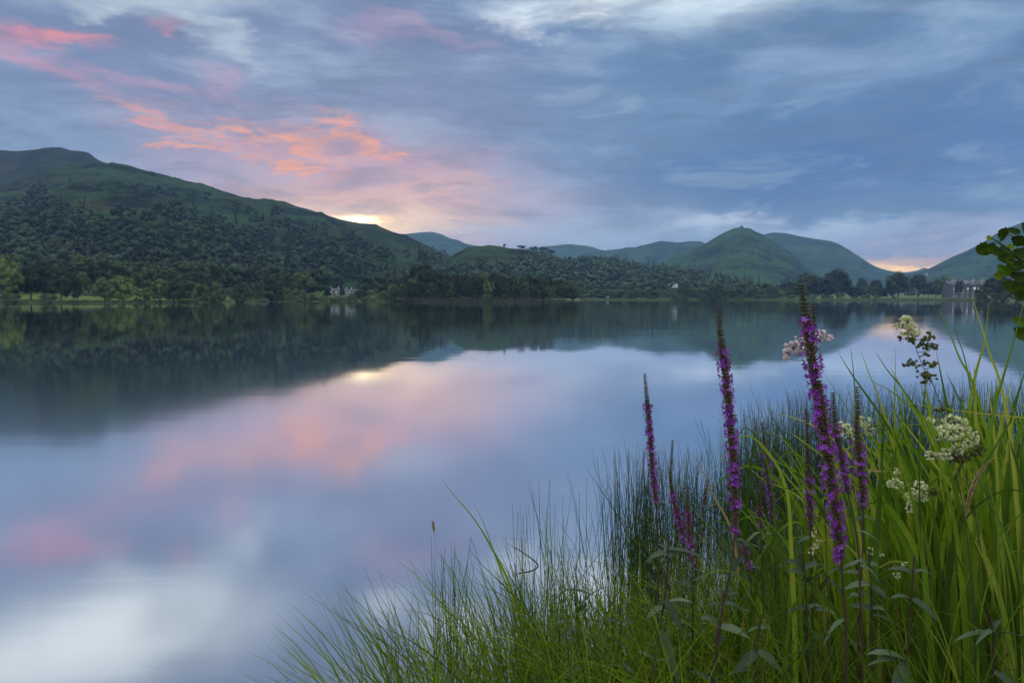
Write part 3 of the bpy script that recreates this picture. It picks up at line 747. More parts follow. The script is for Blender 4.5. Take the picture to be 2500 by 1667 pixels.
for px, top, w, dep, kd in [(2405, 694, 46, 455, 'bush'), (2425, 674, 46, 460, 'round'), (2432, 657, 20, 475, 'conifer'), (2450, 672, 50, 450, 'round'), (2478, 676, 52, 440, 'round'), (2398, 706, 30, 452, 'bush'), (2440, 705, 44, 420, 'bush'), (2480, 706, 50, 405, 'bush'), (2510, 690, 60, 400, 'round'), (2550, 670, 70, 410, 'round')]:
    T(px, top, w, dep, kd, 'd', {'conifer': 'dark conifer poking above the trees of the right hand point', 'bush': 'dark shrub at the water edge of the right hand point', 'round': 'dark broadleaf tree on the right hand point'}[kd], {'conifer': None, 'bush': 'shrubs on the right hand point', 'round': 'broadleaf trees on the right hand point'}[kd])
for i in range(46):
    px = 1412 + (1930 - 1412) * (i + trng.random()) / 46
    if abs(px - 1750) < 26 or abs(px - 1484) < 5 or abs(px - 1647) < 22: continue
    T(px, trng.uniform(698, 707), trng.uniform(22, 36), trng.uniform(620, 645), trng.choice(['round', 'round', 'bush']), trng.choice('nnnb'), 'low green tree in the far shore belt, ' + ('right of the island tip' if px < 1500 else 'under the low wooded hill' if px < 1600 else 'below the tall white house' if px < 1700 else 'left of the dark trees' if px < 1850 else 'under the pointed crag'), g)
for i in range(34):
    px = 1405 + (2160 - 1405) * (i + trng.random()) / 34
    if abs(px - 1484) < 8: continue
    T(px, trng.uniform(714, 721), trng.uniform(14, 26), trng.uniform(606, 614), 'bush', trng.choice('nnbb'), 'small pale shrub at the far water edge, ' + ('right of the island tip' if px < 1500 else 'below the tall white house' if px < 1720 else 'below the pointed crag' if px < 1930 else 'under the biggest dark trees'), 'small shrubs along the far water edge')

for px, py, w, dep, lb in [(1232, 597, 9, 1180, 'tiny lone tree on the crest of the middle hill'), (1272, 597, 24, 1190, 'left tree of the clump on the crest of the middle hill'), (1303, 601, 24, 1200, 'middle tree of the clump on the crest of the middle hill'), (1327, 602, 28, 1200, 'broadest tree of the clump on the crest of the middle hill'), (1345, 610, 24, 1210, 'right hand tree of the clump on the crest of the middle hill')]:
    T(px, py, w, dep, 'bush', 'd', lb, minh=7)
# ---- woodland on the slopes
lineL_x = [-400, 0, 60, 130, 170, 225, 270, 300, 370, 410, 450, 500, 560, 600, 640, 700, 750, 775, 860, 880, 925, 960, 1000]
lineL_y = [500, 514, 524, 532, 548, 566, 574, 556, 562, 538, 548, 566, 580, 572, 606, 620, 600, 590, 600, 642, 650, 668, 668]
lineM_x = [1060, 1095, 1130, 1160, 1200, 1260, 1300, 1350, 1390, 1440, 1500, 1560, 1640, 1760, 1900]
lineM_y = [640, 640, 634, 630, 628, 622, 622, 632, 634, 640, 644, 655, 666, 690, 722]
def proj(u, v):     # back to photo points
    # u = X/Y, v=(Z-EYE)/Y
    f = cp - v * sp                 # forward component
    return 1250 + F * u / f, 833.5 - F * (v * cp + sp) / f
wr = np.random.default_rng(8)
cand = []
def scatter(h, u0, u1, y0, y1, sp_, lx, ly, clear=(), up=0.0, hs=(10, 22)):
    ys = np.arange(y0, y1, sp_)
    for yv in ys:
        k = sp_ * wr.uniform(.85, 1.2) * (1 + (yv - y0) / (y1 - y0) * 0.35)
        n = int((u1 - u0) * yv / k)
        u = np.linspace(u0, u1, n) + wr.normal(0, 0.3 * k / yv, n); y = yv + wr.normal(0, 0.3 * k, n)
        z = hz(h, u, y); px, py = proj(u, (z - EYE) / y)
        line = np.interp(px, lx, ly) + fbm(u * 40, y / 60, 3) * 22
        keep = py > line
        keep |= (py > line - 50) & (wr.random(n) < up) & (fbm(u * 55, y / 45, 3) > 0.08)
        keep |= (py > line - 120) & (wr.random(n) < up * 0.6) & (fbm(u * 45, y / 55, 3) > 0.24)
        keep &= z > 0.4
        keep &= ~((px < 1080) & (y > 1080) & (py < line - 8))
        for (cx, cy, rx, ry) in clear: keep &= ((px - cx) / rx) ** 2 + ((py - cy) / ry) ** 2 > 1
        for a, b_, c, d in zip(u[keep], y[keep], z[keep], py[keep]):
            cand.append((b_, a, c, wr.uniform(*hs)))
lineL_y = [v_ + 20 for v_ in lineL_y]; lineM_y = [v_ + (24 if x_ < 1400 else 6) for x_, v_ in zip(lineM_x, lineM_y)]
scatter(h_left, -1.02, -0.10, 345, 1250, 10.0, lineL_x, lineL_y, clear=[(1010, 664, 80, 22), (838, 722, 56, 24), (721, 708, 14, 16), (860, 694, 34, 15), (600, 726, 90, 9), (820, 712, 42, 9), (775, 694, 12, 8), (716, 693, 12, 7), (300, 733, 260, 11), (960, 668, 26, 22), (560, 728, 60, 8)], up=0.45)
scatter(h_mid, -0.12, 0.42, 680, 1350, 11.5, lineM_x, lineM_y, clear=[(1080, 655, 40, 24), (1647, 727, 17, 30), (1515, 702, 36, 6), (1646, 703, 16, 9)], up=0.0, hs=(10, 19))
# scrub on the flat valley floor behind the right shore
for k in range(560):
    y = wr.uniform(690, 2300); u = wr.uniform(0.13, 0.70)
    if fbm(np.array([u * 30]), np.array([y / 120]), 3)[0] < -0.02: continue
    z = float(max(ground_z(u, y), float(hz(h_crag, u, y))))
    px, py = proj(u, (z - EYE) / y)
    if (2315 < px < 2400 and y < 900) or (abs(px - 1647) < 17 and y < 1400): continue
    cand.append((y, u, z, wr.uniform(9, 17)))
cand.sort(key=lambda c: c[0])
WOOD_ME = []
for kd, nl, ls, lb in (('round', 420, .036, 12), ('tall', 380, .036, 12), ('conifer', 300, .035, 14)):
    for v in range(2):
        mb = make_crown(300 + v * 13 + len(kd), kd, nl, ls, ICO1, lb); trunk_mb(mb, v, kd, mi=1)
        WOOD_ME.append(mb.mesh('woodland tree', [M_LEAF, M_BARK]))
NIND = 150
for i, (y, u, z, h) in enumerate(cand[:NIND]):
    me = WOOD_ME[wr.choice(6, p=[.34, .34, .12, .12, .04, .04])]
    o = obj('woodland_tree', me, loc=(u * y, y, z - 0.2)); w = h * wr.uniform(.8, 1.05)
    if me in WOOD_ME[4:]: w *= .5; h *= 1.3
    o.scale = (w, w, h); o.rotation_euler = (0, 0, wr.random() * 6.28)
    px_ = 1250 + F * u
    kd_ = 'conifer' if me in WOOD_ME[4:] else 'slim tree' if me in WOOD_ME[2:4] else 'rounded tree'
    tag(o, kd_ + ' low in the hillside wood, ' + ('beyond the left edge tree' if px_ < 60 else 'behind the dark spreading stand' if px_ < 220 else 'behind the bright pair of shore trees' if px_ < 360 else 'behind the waterside row' if px_ < 560 else 'above the lone meadow tree' if px_ < 700 else 'near the village'), 'tree', 'trees along the lower edge of the hillside wood')
FARB = []
for kd, nl, ls, lb in (('round', 60, .036, 13), ('tall', 60, .036, 12), ('conifer', 80, .035, 12)):
    for v in range(2):
        mb = make_crown(700 + v * 3 + len(kd), kd, nl, ls, ICO1, lb, 0.25, 1.12, 0.92)
        FARB.append((np.concatenate(mb.v), np.concatenate(mb.f[3]), np.concatenate(mb.f[4]), np.concatenate(mb.t)))
def woodland(lst, name, label, mat=None):
    VV, F3, F4, TT = [], [], [], []; n = 0
    for (y, u, z, h) in lst:
        ci = int(wr.choice(6, p=[.34, .34, .07, .07, .09, .09])); V, f3, f4, tt = FARB[ci]
        w = h * wr.uniform(.85, 1.15)
        if ci > 3: w *= .5; h *= 1.35
        a = wr.random() * 6.28; c, s = math.cos(a), math.sin(a)
        X = (V[:, 0] * c - V[:, 1] * s) * w + u * y; Yw = (V[:, 0] * s + V[:, 1] * c) * w + y; Zw = V[:, 2] * h + z - 0.3
        VV.append(np.stack([X, Yw, Zw], -1)); F3.append(f3 + n); F4.append(f4 + n); n += len(V)
        TT.append(tt + (-0.25 if ci > 3 else wr.normal(0.0, 0.13)))
    me = mesh_np(name, np.concatenate(VV), [np.concatenate(F3), np.concatenate(F4)], [mat or M_WOOD], True, {'tint': np.concatenate(TT)})
    tag(obj(name, me), label, kind='stuff')
rest = cand[NIND:]
woodland([c for c in rest if c[1] < -0.11 or (c[1] < -0.05 and c[0] < 640)], 'woodland', 'dense mixed wood covering the lower slope of the left fell')
woodland([c for c in rest if not (c[1] < -0.11 or (c[1] < -0.05 and c[0] < 640))], 'woodland', 'dense wood covering the low middle hill and the valley behind the far shore', M_WOOD2)
print('trees', len(TREES), 'cand', len(cand))

# ------------------------------------------------------------------ buildings across the lake
M_WHITE = simple('white render wall', (0.22, 0.23, 0.23), 0.85, 0.08, 1.5)
M_WHITE2 = simple('limewashed wall', (0.38, 0.39, 0.39), 0.9, 0.12, 1.0)
M_SLATE = simple('slate roof', (0.09, 0.105, 0.13), 0.6, 0.3, 2.0)
M_STONE = simple('grey slate stone wall', (0.075, 0.08, 0.09), 0.9, 0.35, 2.5)
M_GLASS = simple('dark window glass', (0.03, 0.035, 0.04), 0.12, 0.1, 1.0, spec=0.6)
M_FRAME = simple('white painted frame', (0.72, 0.73, 0.74), 0.6, 0.05, 3.0)
def lit(name, c, s):
    m, t, b = new_mat(name); b.inputs['Base Color'].default_value = (*c, 1)
    b.inputs['Emission Color'].default_value = (*c, 1); b.inputs['Emission Strength'].default_value = s; return m
M_LITW = lit('lit window', (1.0, 0.62, 0.28), 0.8)
def gable_wall(mb, x0, x1, y0, y1, z0, z1, zr, axis='x'):
    """walls of a gabled block; the ridge runs along axis"""
    if axis == 'x':
        ym = (y0 + y1) / 2
        V = [(x0, y0, z0), (x1, y0, z0), (x1, y1, z0), (x0, y1, z0), (x0, y0, z1), (x1, y0, z1), (x1, y1, z1), (x0, y1, z1), (x0, ym, zr), (x1, ym, zr)]
        mb.add(V, [(0, 1, 5, 4), (2, 3, 7, 6), (1, 2, 6, 5), (3, 0, 4, 7)]); mb.add(V, [(4, 8, 7), (5, 6, 9)])
    else:
        xm = (x0 + x1) / 2
        V = [(x0, y0, z0), (x1, y0, z0), (x1, y1, z0), (x0, y1, z0), (x0, y0, z1), (x1, y0, z1), (x1, y1, z1), (x0, y1, z1), (xm, y0, zr), (xm, y1, zr)]
        mb.add(V, [(0, 1, 5, 4), (2, 3, 7, 6), (1, 2, 6, 5), (3, 0, 4, 7)]); mb.add(V, [(4, 5, 8), (6, 7, 9)])
def slab(mb, a, b, c, d, th=0.18):
    Q = np.array([a, b, c, d], float); n = np.cross(Q[1] - Q[0], Q[3] - Q[0]); n /= np.linalg.norm(n); n *= th * (1 if n[2] > 0 else -1)
    V = np.concatenate([Q, Q + n]); mb.add(V, [(0, 1, 2, 3), (4, 5, 6, 7), (0, 1, 5, 4), (1, 2, 6, 5), (2, 3, 7, 6), (3, 0, 4, 7)])
def gable_roof(mb, x0, x1, y0, y1, z1, zr, axis='x', o=0.4):
    if axis == 'x':
        ym = (y0 + y1) / 2; k = (zr - z1) / (ym - y0); zl = z1 - o * k
        slab(mb, (x0 - o, y0 - o, zl), (x1 + o, y0 - o, zl), (x1 + o, ym, zr), (x0 - o, ym, zr)); slab(mb, (x0 - o, y1 + o, zl), (x1 + o, y1 + o, zl), (x1 + o, ym, zr), (x0 - o, ym, zr))
    else:
        xm = (x0 + x1) / 2; k = (zr - z1) / (xm - x0); zl = z1 - o * k
        slab(mb, (x0 - o, y0 - o, zl), (x0 - o, y1, zl), (xm, y1, zr), (xm, y0 - o, zr)); slab(mb, (x1 + o, y0 - o, zl), (x1 + o, y1, zl), (xm, y1, zr), (xm, y0 - o, zr))
def window(root, x, y, z, w, h, lit_=False, bars=True):
    f = MB(); t_ = 0.12; d = 0.10
    f.box((x - w / 2, y - d, z), (x - w / 2 + t_, y, z + h)); f.box((x + w / 2 - t_, y - d, z), (x + w / 2, y, z + h))
    f.box((x - w / 2 + t_, y - d, z), (x + w / 2 - t_, y, z + t_)); f.box((x - w / 2 + t_, y - d, z + h - t_), (x + w / 2 - t_, y, z + h))
    if bars: f.box((x - 0.04, y - d, z + t_), (x + 0.04, y, z + h - t_))
    win = f.build('window', M_FRAME, root, smooth=False)
    g_ = MB(); g_.box((x - w / 2 + t_, y - 0.05, z + t_), (x + w / 2 - t_, y - 0.01, z + h - t_))
    g_.build('pane', M_LITW if lit_ == 1 else (M_BLIND if lit_ == 2 else M_GLASS), win, smooth=False)
M_BLIND = simple('pale blind behind glass', (0.75, 0.77, 0.8), 0.3, 0.05, 2.0)
def ground_hit(px, py, h, y0=300, y1=2200):
    u, v = uv_of(px, py); ys = np.arange(y0, y1, 4.0); z = hz(h, np.full(len(ys), u), ys)
    hit = np.nonzero(z >= EYE + v * ys)[0]
    y = ys[hit[0]] if len(hit) else y1
    return u * y, y, EYE + v * y
def cottage(px, py, wpx, hpx, label, h=h_left, dep=None, cross=0, litw=(), wall=None, group=None, chim=2):
    x, y, z = ground_hit(px, py, h)
    if dep: u, v = uv_of(px, py); x, y, z = u * dep, dep, EYE + v * dep
    s = y / F; w = wpx * s; H = hpx * s; root = empty('house', (x, y, z), math.atan2(-x, y) * 0.4)
    tag(root, label, 'house', group)
    wl = MB(); zw = H * 0.58; gable_wall(wl, -w / 2, w / 2, 0, 6.5, -3.0, zw, H)
    rf = MB(); gable_roof(rf, -w / 2, w / 2, 0, 6.5, zw, H)
    gx = [(-w / 2 + (i + .5) * w / cross) for i in range(cross)]
    for q in gx:
        gw = w / cross * 0.52
        gable_wall(wl, q - gw / 2, q + gw / 2, -1.0, 2.5, -3.0, zw + 0.1, H * 0.96, 'y'); gable_roof(rf, q - gw / 2, q + gw / 2, -1.0, 3.2, zw + 0.1, H * 0.96, 'y', 0.3)
    wl.build('wall', wall or M_WHITE, root, smooth=False); ro = rf.build('roof', M_SLATE, root, smooth=False)
    for i in range(chim):
        c_ = MB(); cx = (-w / 2 + 0.8) if i == 0 else (w / 2 - 0.8)
        c_.box((cx - 0.5, 2.6, H * 0.8), (cx + 0.5, 3.8, H + 1.3)); c_.box((cx - 0.25, 2.95, H + 1.3), (cx + 0.25, 3.45, H + 1.7)); c_.build('chimney', wall or M_WHITE, ro, smooth=False)
    nw = max(2, int(w / 3.2))
    for k in range(nw):
        q = -w / 2 + (k + .5) * w / nw
        fy = -1.0 if any(abs(q - g0) < w / max(cross, 1) * 0.26 for g0 in gx) else 0.0
        window(root, q, fy - 0.003, zw * 0.18, 1.1, zw * 0.30, 1 if k in litw else 0)
        window(root, q, fy - 0.003, zw * 0.62, 1.1, zw * 0.26, 0)
    return root
cottage(815, 716, 24, 11, 'white gabled house by the lake with orange lit windows', cross=2, litw=(0, 1, 2), dep=452)
cottage(850, 717, 17, 10, 'small white gabled house right of the house with lit windows', cross=1, dep=458)
cottage(868, 715, 20, 8, 'grey roofed low cottage at the right end of the village', dep=480, wall=M_STONE)
cottage(795, 697, 12, 9, 'pale slate roofed house half hidden between trees above the village', dep=560, wall=M_STONE)
cottage(721, 695, 14, 9, 'white walled farmhouse alone on the slope left of the village', dep=560, chim=1)
cottage(686, 692, 7, 5, 'tiny pale shed high on the slope left of the farmhouse', dep=600, chim=0)
cottage(1484, 728, 5, 5, 'small white boathouse on the far shore reeds', h=h_mid, dep=612, chim=0)
cottage(2262, 670, 7, 3.4, 'tiny white farmhouse at the foot of the right hand fell', h=h_right, dep=1500, chim=0)
cottage(2185, 725, 5, 5, 'little grey hut behind the big lakeside tree', h=h_right, dep=690, chim=0, wall=M_STONE)
# white house above the far trees
def white_house():
    x, dep, z = ground_hit(1647, 703, h_mid, 700, 1500); s = dep / F
    root = empty('manor_house', (x, dep, z)); tag(root, 'tall white house with chimneys standing above the trees of the far shore', 'house')
    w = 18 * s; H = 10.5 * s; wl = MB()
    wl.box((-w / 2, 0, -6), (w / 2, 9, H * .72)); wl.box((-w / 2 - 2, -1.5, -6), (-w / 2 + 3.2, 6, H * .80)); wl.box((w / 2 - 3.0, -1.2, -6), (w / 2 + 1.2, 6, H * .86))
    wl.build('wall', M_WHITE2, root, smooth=False)
    rf = MB(); gable_roof(rf, -w / 2 + 3.3, w / 2 - 3.1, 0.2, 8.8, H * .72, H * .9, 'x', 0.1); ro = rf.build('roof', M_SLATE, root, smooth=False)
    for cx, hh in ((-w / 2 - .8, 1.06), (-w / 2 + 2.2, 1.0), (-1.2, 1.03), (2.0, 1.0), (w / 2 - .6, 1.1)):
        c_ = MB(); c_.box((cx - .55, 2, H * .7), (cx + .55, 3.2, H * hh)); c_.build('chimney', M_WHITE2, ro, smooth=False)
    for k in range(5):
        for zf in (0.12, 0.45): 
            q = -w / 2 + (k + .5) * w / 5; fy = -1.503 if k == 0 else (-1.203 if k == 4 else -0.003)
            window(root, q, fy, H * zf, 0.9, H * .16)
white_house()
# grey stone hotel
def hotel():
    dep = 655; uL = uv_of(2316, 727)[0]; uR = uv_of(2402, 727)[0]; u, v = uv_of(2360, 728.5)
    x = (uL + uR) / 2 * dep; z = EYE + v * dep; s = dep / F; w = (uR - uL) * dep; H = 46 * s
    root = empty('lakeside_hotel', (x, dep, z)); tag(root, 'grey stone gabled hotel with pale windows behind the right hand shore', 'hotel')
    eav = H * 0.74; wl = MB(); gable_wall(wl, -w / 2, w / 2, 0, 11, -2, eav, H * 0.93)
    rf = MB(); gable_roof(rf, -w / 2, w / 2, 0, 11, eav, H * 0.93, 'x', 0.4)
    bays = [((2347 - 2359) * s, 5.4), ((2376 - 2359) * s, 6.6), ((2327 - 2359) * s, 5.0), ((2396 - 2359) * s, 4.4)]
    for (q, bw) in bays:
        gable_wall(wl, q - bw / 2, q + bw / 2, -1.2, 4, -2, eav, H * 0.98, 'y'); gable_roof(rf, q - bw / 2, q + bw / 2, -1.2, 5.2, eav, H * 0.98, 'y', 0.35)
    for q in ((2361.5 - 2359) * s,):
        gable_wall(wl, q - 1.3, q + 1.3, -0.3, 3, eav - 2.2, eav + .2, eav + 1.7, 'y'); gable_roof(rf, q - 1.3, q + 1.3, -0.3, 4.0, eav + .2, eav + 1.7, 'y', 0.2)
    wl.build('wall', M_STONE, root, smooth=False); ro = rf.build('roof', M_SLATE, root, smooth=False)
    for q in (-13.2, -4.2, 6.4, 12.6):
        c_ = MB(); c_.box((q - .9, 4.6, H * .82), (q + .9, 6.2, H * 1.08)); [c_.box((q - .7 + i * .55, 5.1, H * 1.08), (q - .4 + i * .55, 5.5, H * 1.12)) for i in range(3)]; c_.build('chimney', M_STONE, ro, smooth=False)
    # white barge boards on the gables
    for (q, bw) in bays:
        bb = MB(); k = (H * .98 - eav) / (bw / 2)
        for sgn in (-1, 1):
            bb.tube([(q + sgn * (bw / 2 + .3), -1.62, eav - .3 * k), (q, -1.62, H * .98)], 0.10, 4)
        bb.build('barge_board', M_FRAME, root, smooth=False)
    for (q, bw) in bays:
        if abs(q) > w / 2: continue
        for fz, hh, ww, lt in ((0.02, .12, 2.4, 0), (0.22, .14, 2.6, 0), (0.44, .15, 2.0, 2), (0.74, .10, 1.2, 0)):
            window(root, q, -1.203, H * fz, ww * bw / 6.0, H * hh, lt)
    for q in (2.5 * s + 0.2, (2336 - 2359) * s, (2387 - 2359) * s):
        for fz, hh, lt in ((0.03, .11, 0), (0.24, .12, 0), (0.44, .13, 2 if q > 0 else 0)): window(root, q, -0.003, H * fz, 1.5, H * hh, lt)
hotel()
# dry stone wall behind the meadow strip
wm = MB()
for k in range(60):
    px = 205 + k * 1.0; u = uv_of(px, 727)[0]; y = 330; z = gz(u, y)
    wm.box((u * y - 0.14, y - .25, z - .3), (u * y + 0.14, y + .25, z + 1.15 + trng.uniform(-.08, .1)))
tag(wm.build('stone_wall', M_STONE, smooth=False), 'low dark field wall behind the left meadow strip', 'wall')
# reed fringe and dry grass at the far water edge
def strip(name, pxs, dep_off, n, h0, h1, width, mt, label, rs):
    r = np.random.default_rng(rs); u0 = uv_of(pxs[0], 727)[0]; u1 = uv_of(pxs[1], 727)[0]
    u = r.uniform(u0, u1, n); y = shore(u) + dep_off + r.uniform(-width / 2, width / 2, n); z = np.maximum(ground_z(u, y), -0.3)
    x = u * y; h = r.uniform(h0, h1, n) * (0.8 + 0.35 * fbm(u * 70, u * 0, 3)); a = r.normal(0, 0.25, n); w = r.uniform(.10, .24, n); ang = r.uniform(-.6, .6, n)
    c, s = np.cos(ang), np.sin(ang)
    V = np.stack([np.stack([x - w * c, y - w * s, z], -1), np.stack([x + w * c, y + w * s, z], -1), np.stack([x + w * .4 * c + a * h * .4, y + w * s, z + h], -1), np.stack([x - w * .4 * c + a * h * .4, y - w * s, z + h * .92], -1)], 1).reshape(-1, 3)
    me = mesh_np(name, V, np.arange(n * 4).reshape(-1, 4), [mt], False, {'tint': np.repeat(r.normal(0, .15, n), 4)}); tag(obj(name, me), label, kind='stuff')
M_REED = foliage('far reeds', [(0.05, 0.075, 0.03), (0.075, 0.11, 0.035), (0.10, 0.14, 0.04)], 0.8, scale=0.2, use_rand=False)
M_DRY = foliage('dry meadow grass', [(0.16, 0.12, 0.06), (0.24, 0.17, 0.09), (0.30, 0.22, 0.12)], 0.9, scale=0.1, use_rand=False)
strip('reed_fringe', (1420, 2395), 1.0, 9000, 1.0, 1.9, 6, M_REED, 'green reed fringe along the far water edge', 31)
strip('dry_grass', (2085, 2345), 34, 5000, 0.8, 1.4, 22, M_DRY, 'tan dry meadow grass behind the reed fringe', 32)
strip('shore_grass', (0, 940), 2.5, 5000, 0.4, 0.9, 5, M_REED, 'rough grass along the left water edge', 33)

# ------------------------------------------------------------------ near bank
def bank_d(x, y): return (x + 0.27) * 0.533 - (y - 3.0) * 0.847
def bank_z(x, y):
    d = bank_d(np.asarray(x, float), np.asarray(y, float))
    return -0.30 + 0.75 * (1 / (1 + np.exp(-(d - 0.15) / 0.28))) + 0.05 * fbm(np.asarray(x) * 1.7, np.asarray(y) * 1.7, 4) + np.clip(d - 1.5, 0, 3) * 0.05
bx = np.linspace(-7, 16, 190); by = np.linspace(-9, 15, 190); BX, BY = np.meshgrid(bx, by)
m, t, b = new_mat('bank soil')
tcx = t.new('ShaderNodeTexCoord'); nn = t.noise(tcx.outputs['Object'], 6.0, 6.0, 0.65); n2_ = t.noise(tcx.outputs['Object'], 1.2, 4.0, 0.6)
c = t.mix(nn, (0.012, 0.012, 0.007), (0.035, 0.034, 0.016)); c = t.mix(t.ramp(n2_, .45, .6), c, (0.018, 0.03, 0.008))
t.put(b.inputs['Base Color'], c); b.inputs['Roughness'].default_value = 0.95
tag(obj('bank_ground', mesh_np('bank_ground', np.stack([BX, BY, bank_z(BX, BY)], -1).reshape(-1, 3), gridq(190, 190), [m])), 'dark damp soil of the near bank under the plants', kind='structure')

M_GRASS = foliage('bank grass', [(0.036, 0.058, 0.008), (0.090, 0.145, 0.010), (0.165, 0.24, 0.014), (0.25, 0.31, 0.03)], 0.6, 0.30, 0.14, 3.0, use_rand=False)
M_RUSH = foliage('dark rush', [(0.012, 0.028, 0.007), (0.026, 0.056, 0.010), (0.048, 0.092, 0.014), (0.11, 0.055, 0.025)], 0.65, 0.08, 0.12, 4.0, use_rand=False)
M_IRIS = foliage('broad sword leaf', [(0.035, 0.070, 0.008), (0.080, 0.150, 0.010), (0.14, 0.225, 0.012), (0.27, 0.29, 0.04)], 0.5, 0.38, 0.18, 5.0, use_rand=True, tintamt=1.0)
M_TAN = foliage('withered leaf', [(0.16, 0.11, 0.05), (0.30, 0.22, 0.11), (0.42, 0.33, 0.18)], 0.7, 0.2, 0.2, 30.0, use_rand=False)
M_STEM = foliage('red brown stem', [(0.022, 0.018, 0.012), (0.045, 0.022, 0.020), (0.060, 0.030, 0.028)], 0.6, 0, 0.3, 30.0, use_rand=False)
M_BUD = foliage('flower bud', [(0.040, 0.045, 0.020), (0.070, 0.060, 0.030), (0.10, 0.065, 0.045), (0.12, 0.05, 0.06)], 0.7, 0.1, 0.2, 60.0, use_rand=False)
M_PURP = foliage('purple petal', [(0.10, 0.014, 0.12), (0.18, 0.028, 0.30), (0.27, 0.055, 0.48), (0.38, 0.13, 0.66)], 0.55, 0.35, 0.2, 80.0, use_rand=False)
M_LEAFG = foliage('grey green leaf', [(0.018, 0.036, 0.018), (0.030, 0.058, 0.026), (0.048, 0.082, 0.038), (0.075, 0.115, 0.055)], 0.55, 0.12, 0.3, 25.0, use_rand=True, tintamt=0.8)
M_CREAM = foliage('cream blossom', [(0.32, 0.36, 0.16), (0.55, 0.58, 0.36), (0.70, 0.72, 0.52), (0.80, 0.80, 0.66)], 0.7, 0.3, 0.1, 90.0, use_rand=False)
M_GBUD = foliage('green brown buds', [(0.07, 0.075, 0.022), (0.12, 0.13, 0.035), (0.20, 0.20, 0.06)], 0.7, 0.15, 0.1, 90.0, use_rand=False)
M_PINK = foliage('pale pink blossom', [(0.45, 0.28, 0.42), (0.66, 0.54, 0.66), (0.76, 0.68, 0.76), (0.82, 0.78, 0.82)], 0.7, 0.3, 0.1, 90.0, use_rand=False)
M_ALDER = foliage('alder leaf', [(0.010, 0.020, 0.003), (0.026, 0.052, 0.004), (0.060, 0.110, 0.006), (0.14, 0.20, 0.010)], 0.7, 0.4, 0.10, 30.0, use_rand=False, tintamt=1.0)

def ribbons(B, C, Tp, W, SN, n=7, prof=0.9, tint=0.0, fold=0.0):
    """many ribbons: quadratic curves base B, control C, tip Tp (k,3); width W; SN facing vector"""
    k = len(B); t_ = np.linspace(0, 1, n)[None, :, None]
    Pt = (1 - t_) ** 2 * B[:, None] + 2 * t_ * (1 - t_) * C[:, None] + t_ ** 2 * Tp[:, None]
    Tn = np.gradient(Pt, axis=1); Tn /= np.linalg.norm(Tn, axis=2)[..., None] + 1e-9
    S = np.cross(Tn, SN[:, None, :]); S /= np.linalg.norm(S, axis=2)[..., None] + 1e-9
    tt = np.linspace(0, 1, n)
    w = (np.minimum(1, 0.65 + tt * 1.2) * np.maximum(1 - tt ** (3.2 / prof), 0.10))[None, :, None] * np.asarray(W).reshape(-1, 1, 1) * 0.5
    if fold:
        Nn = np.cross(S, Tn)
        V = np.stack([Pt - S * w + Nn * w * fold, Pt, Pt + S * w + Nn * w * fold], 2); m_ = 3
    else:
        V = np.stack([Pt - S * w, Pt + S * w], 2); m_ = 2
    V = V.reshape(-1, 3)
    base = (np.arange(k) * n * m_)[:, None, None]; i = np.arange(n - 1)[None, :, None]; j = np.arange(m_ - 1)[None, None]
    q = base + i * m_ + j
    Fq = np.stack([q, q + 1, q + 1 + m_, q + m_], -1).reshape(-1, 4)
    T_ = np.repeat(np.broadcast_to(np.asarray(tint, float), (k,)), n * m_).copy()
    return V, Fq, T_
nr_ = np.random.default_rng(77)
def facing(k, r, spread=0.9):
    a = -math.pi / 2 + r.normal(0, spread, k)
    return np.stack([np.cos(a), np.sin(a), r.normal(0, .15, k)], -1)
def pixproj(X, Y, Z):
    f = Y * cp - (Z - EYE) * sp; uy = (Z - EYE) * cp + Y * sp
    return 1250 + F * X / f, 833.5 - F * uy / f
# image of the water-side margin of the plants: photo column -> depth
MX = np.array([560, 700, 900, 1100, 1400, 1600, 1900, 2200, 2500, 2800]); MY = np.array([3.35, 3.5, 3.7, 3.9, 4.6, 5.4, 6.8, 7.8, 8.6, 9.4])
TOPX = np.array([560, 700, 850, 1000, 1100, 1250, 1400, 1500, 1560, 1650, 1750, 1850, 1950, 2050, 2500]); TOPY = np.array([1600, 1500, 1420, 1370, 1320, 1230, 1170, 1150, 1080, 1110, 1100, 1010, 975, 950, 935])
def px_of(x, y): return pixproj(x, y, 0.3 + 0 * x)[0]

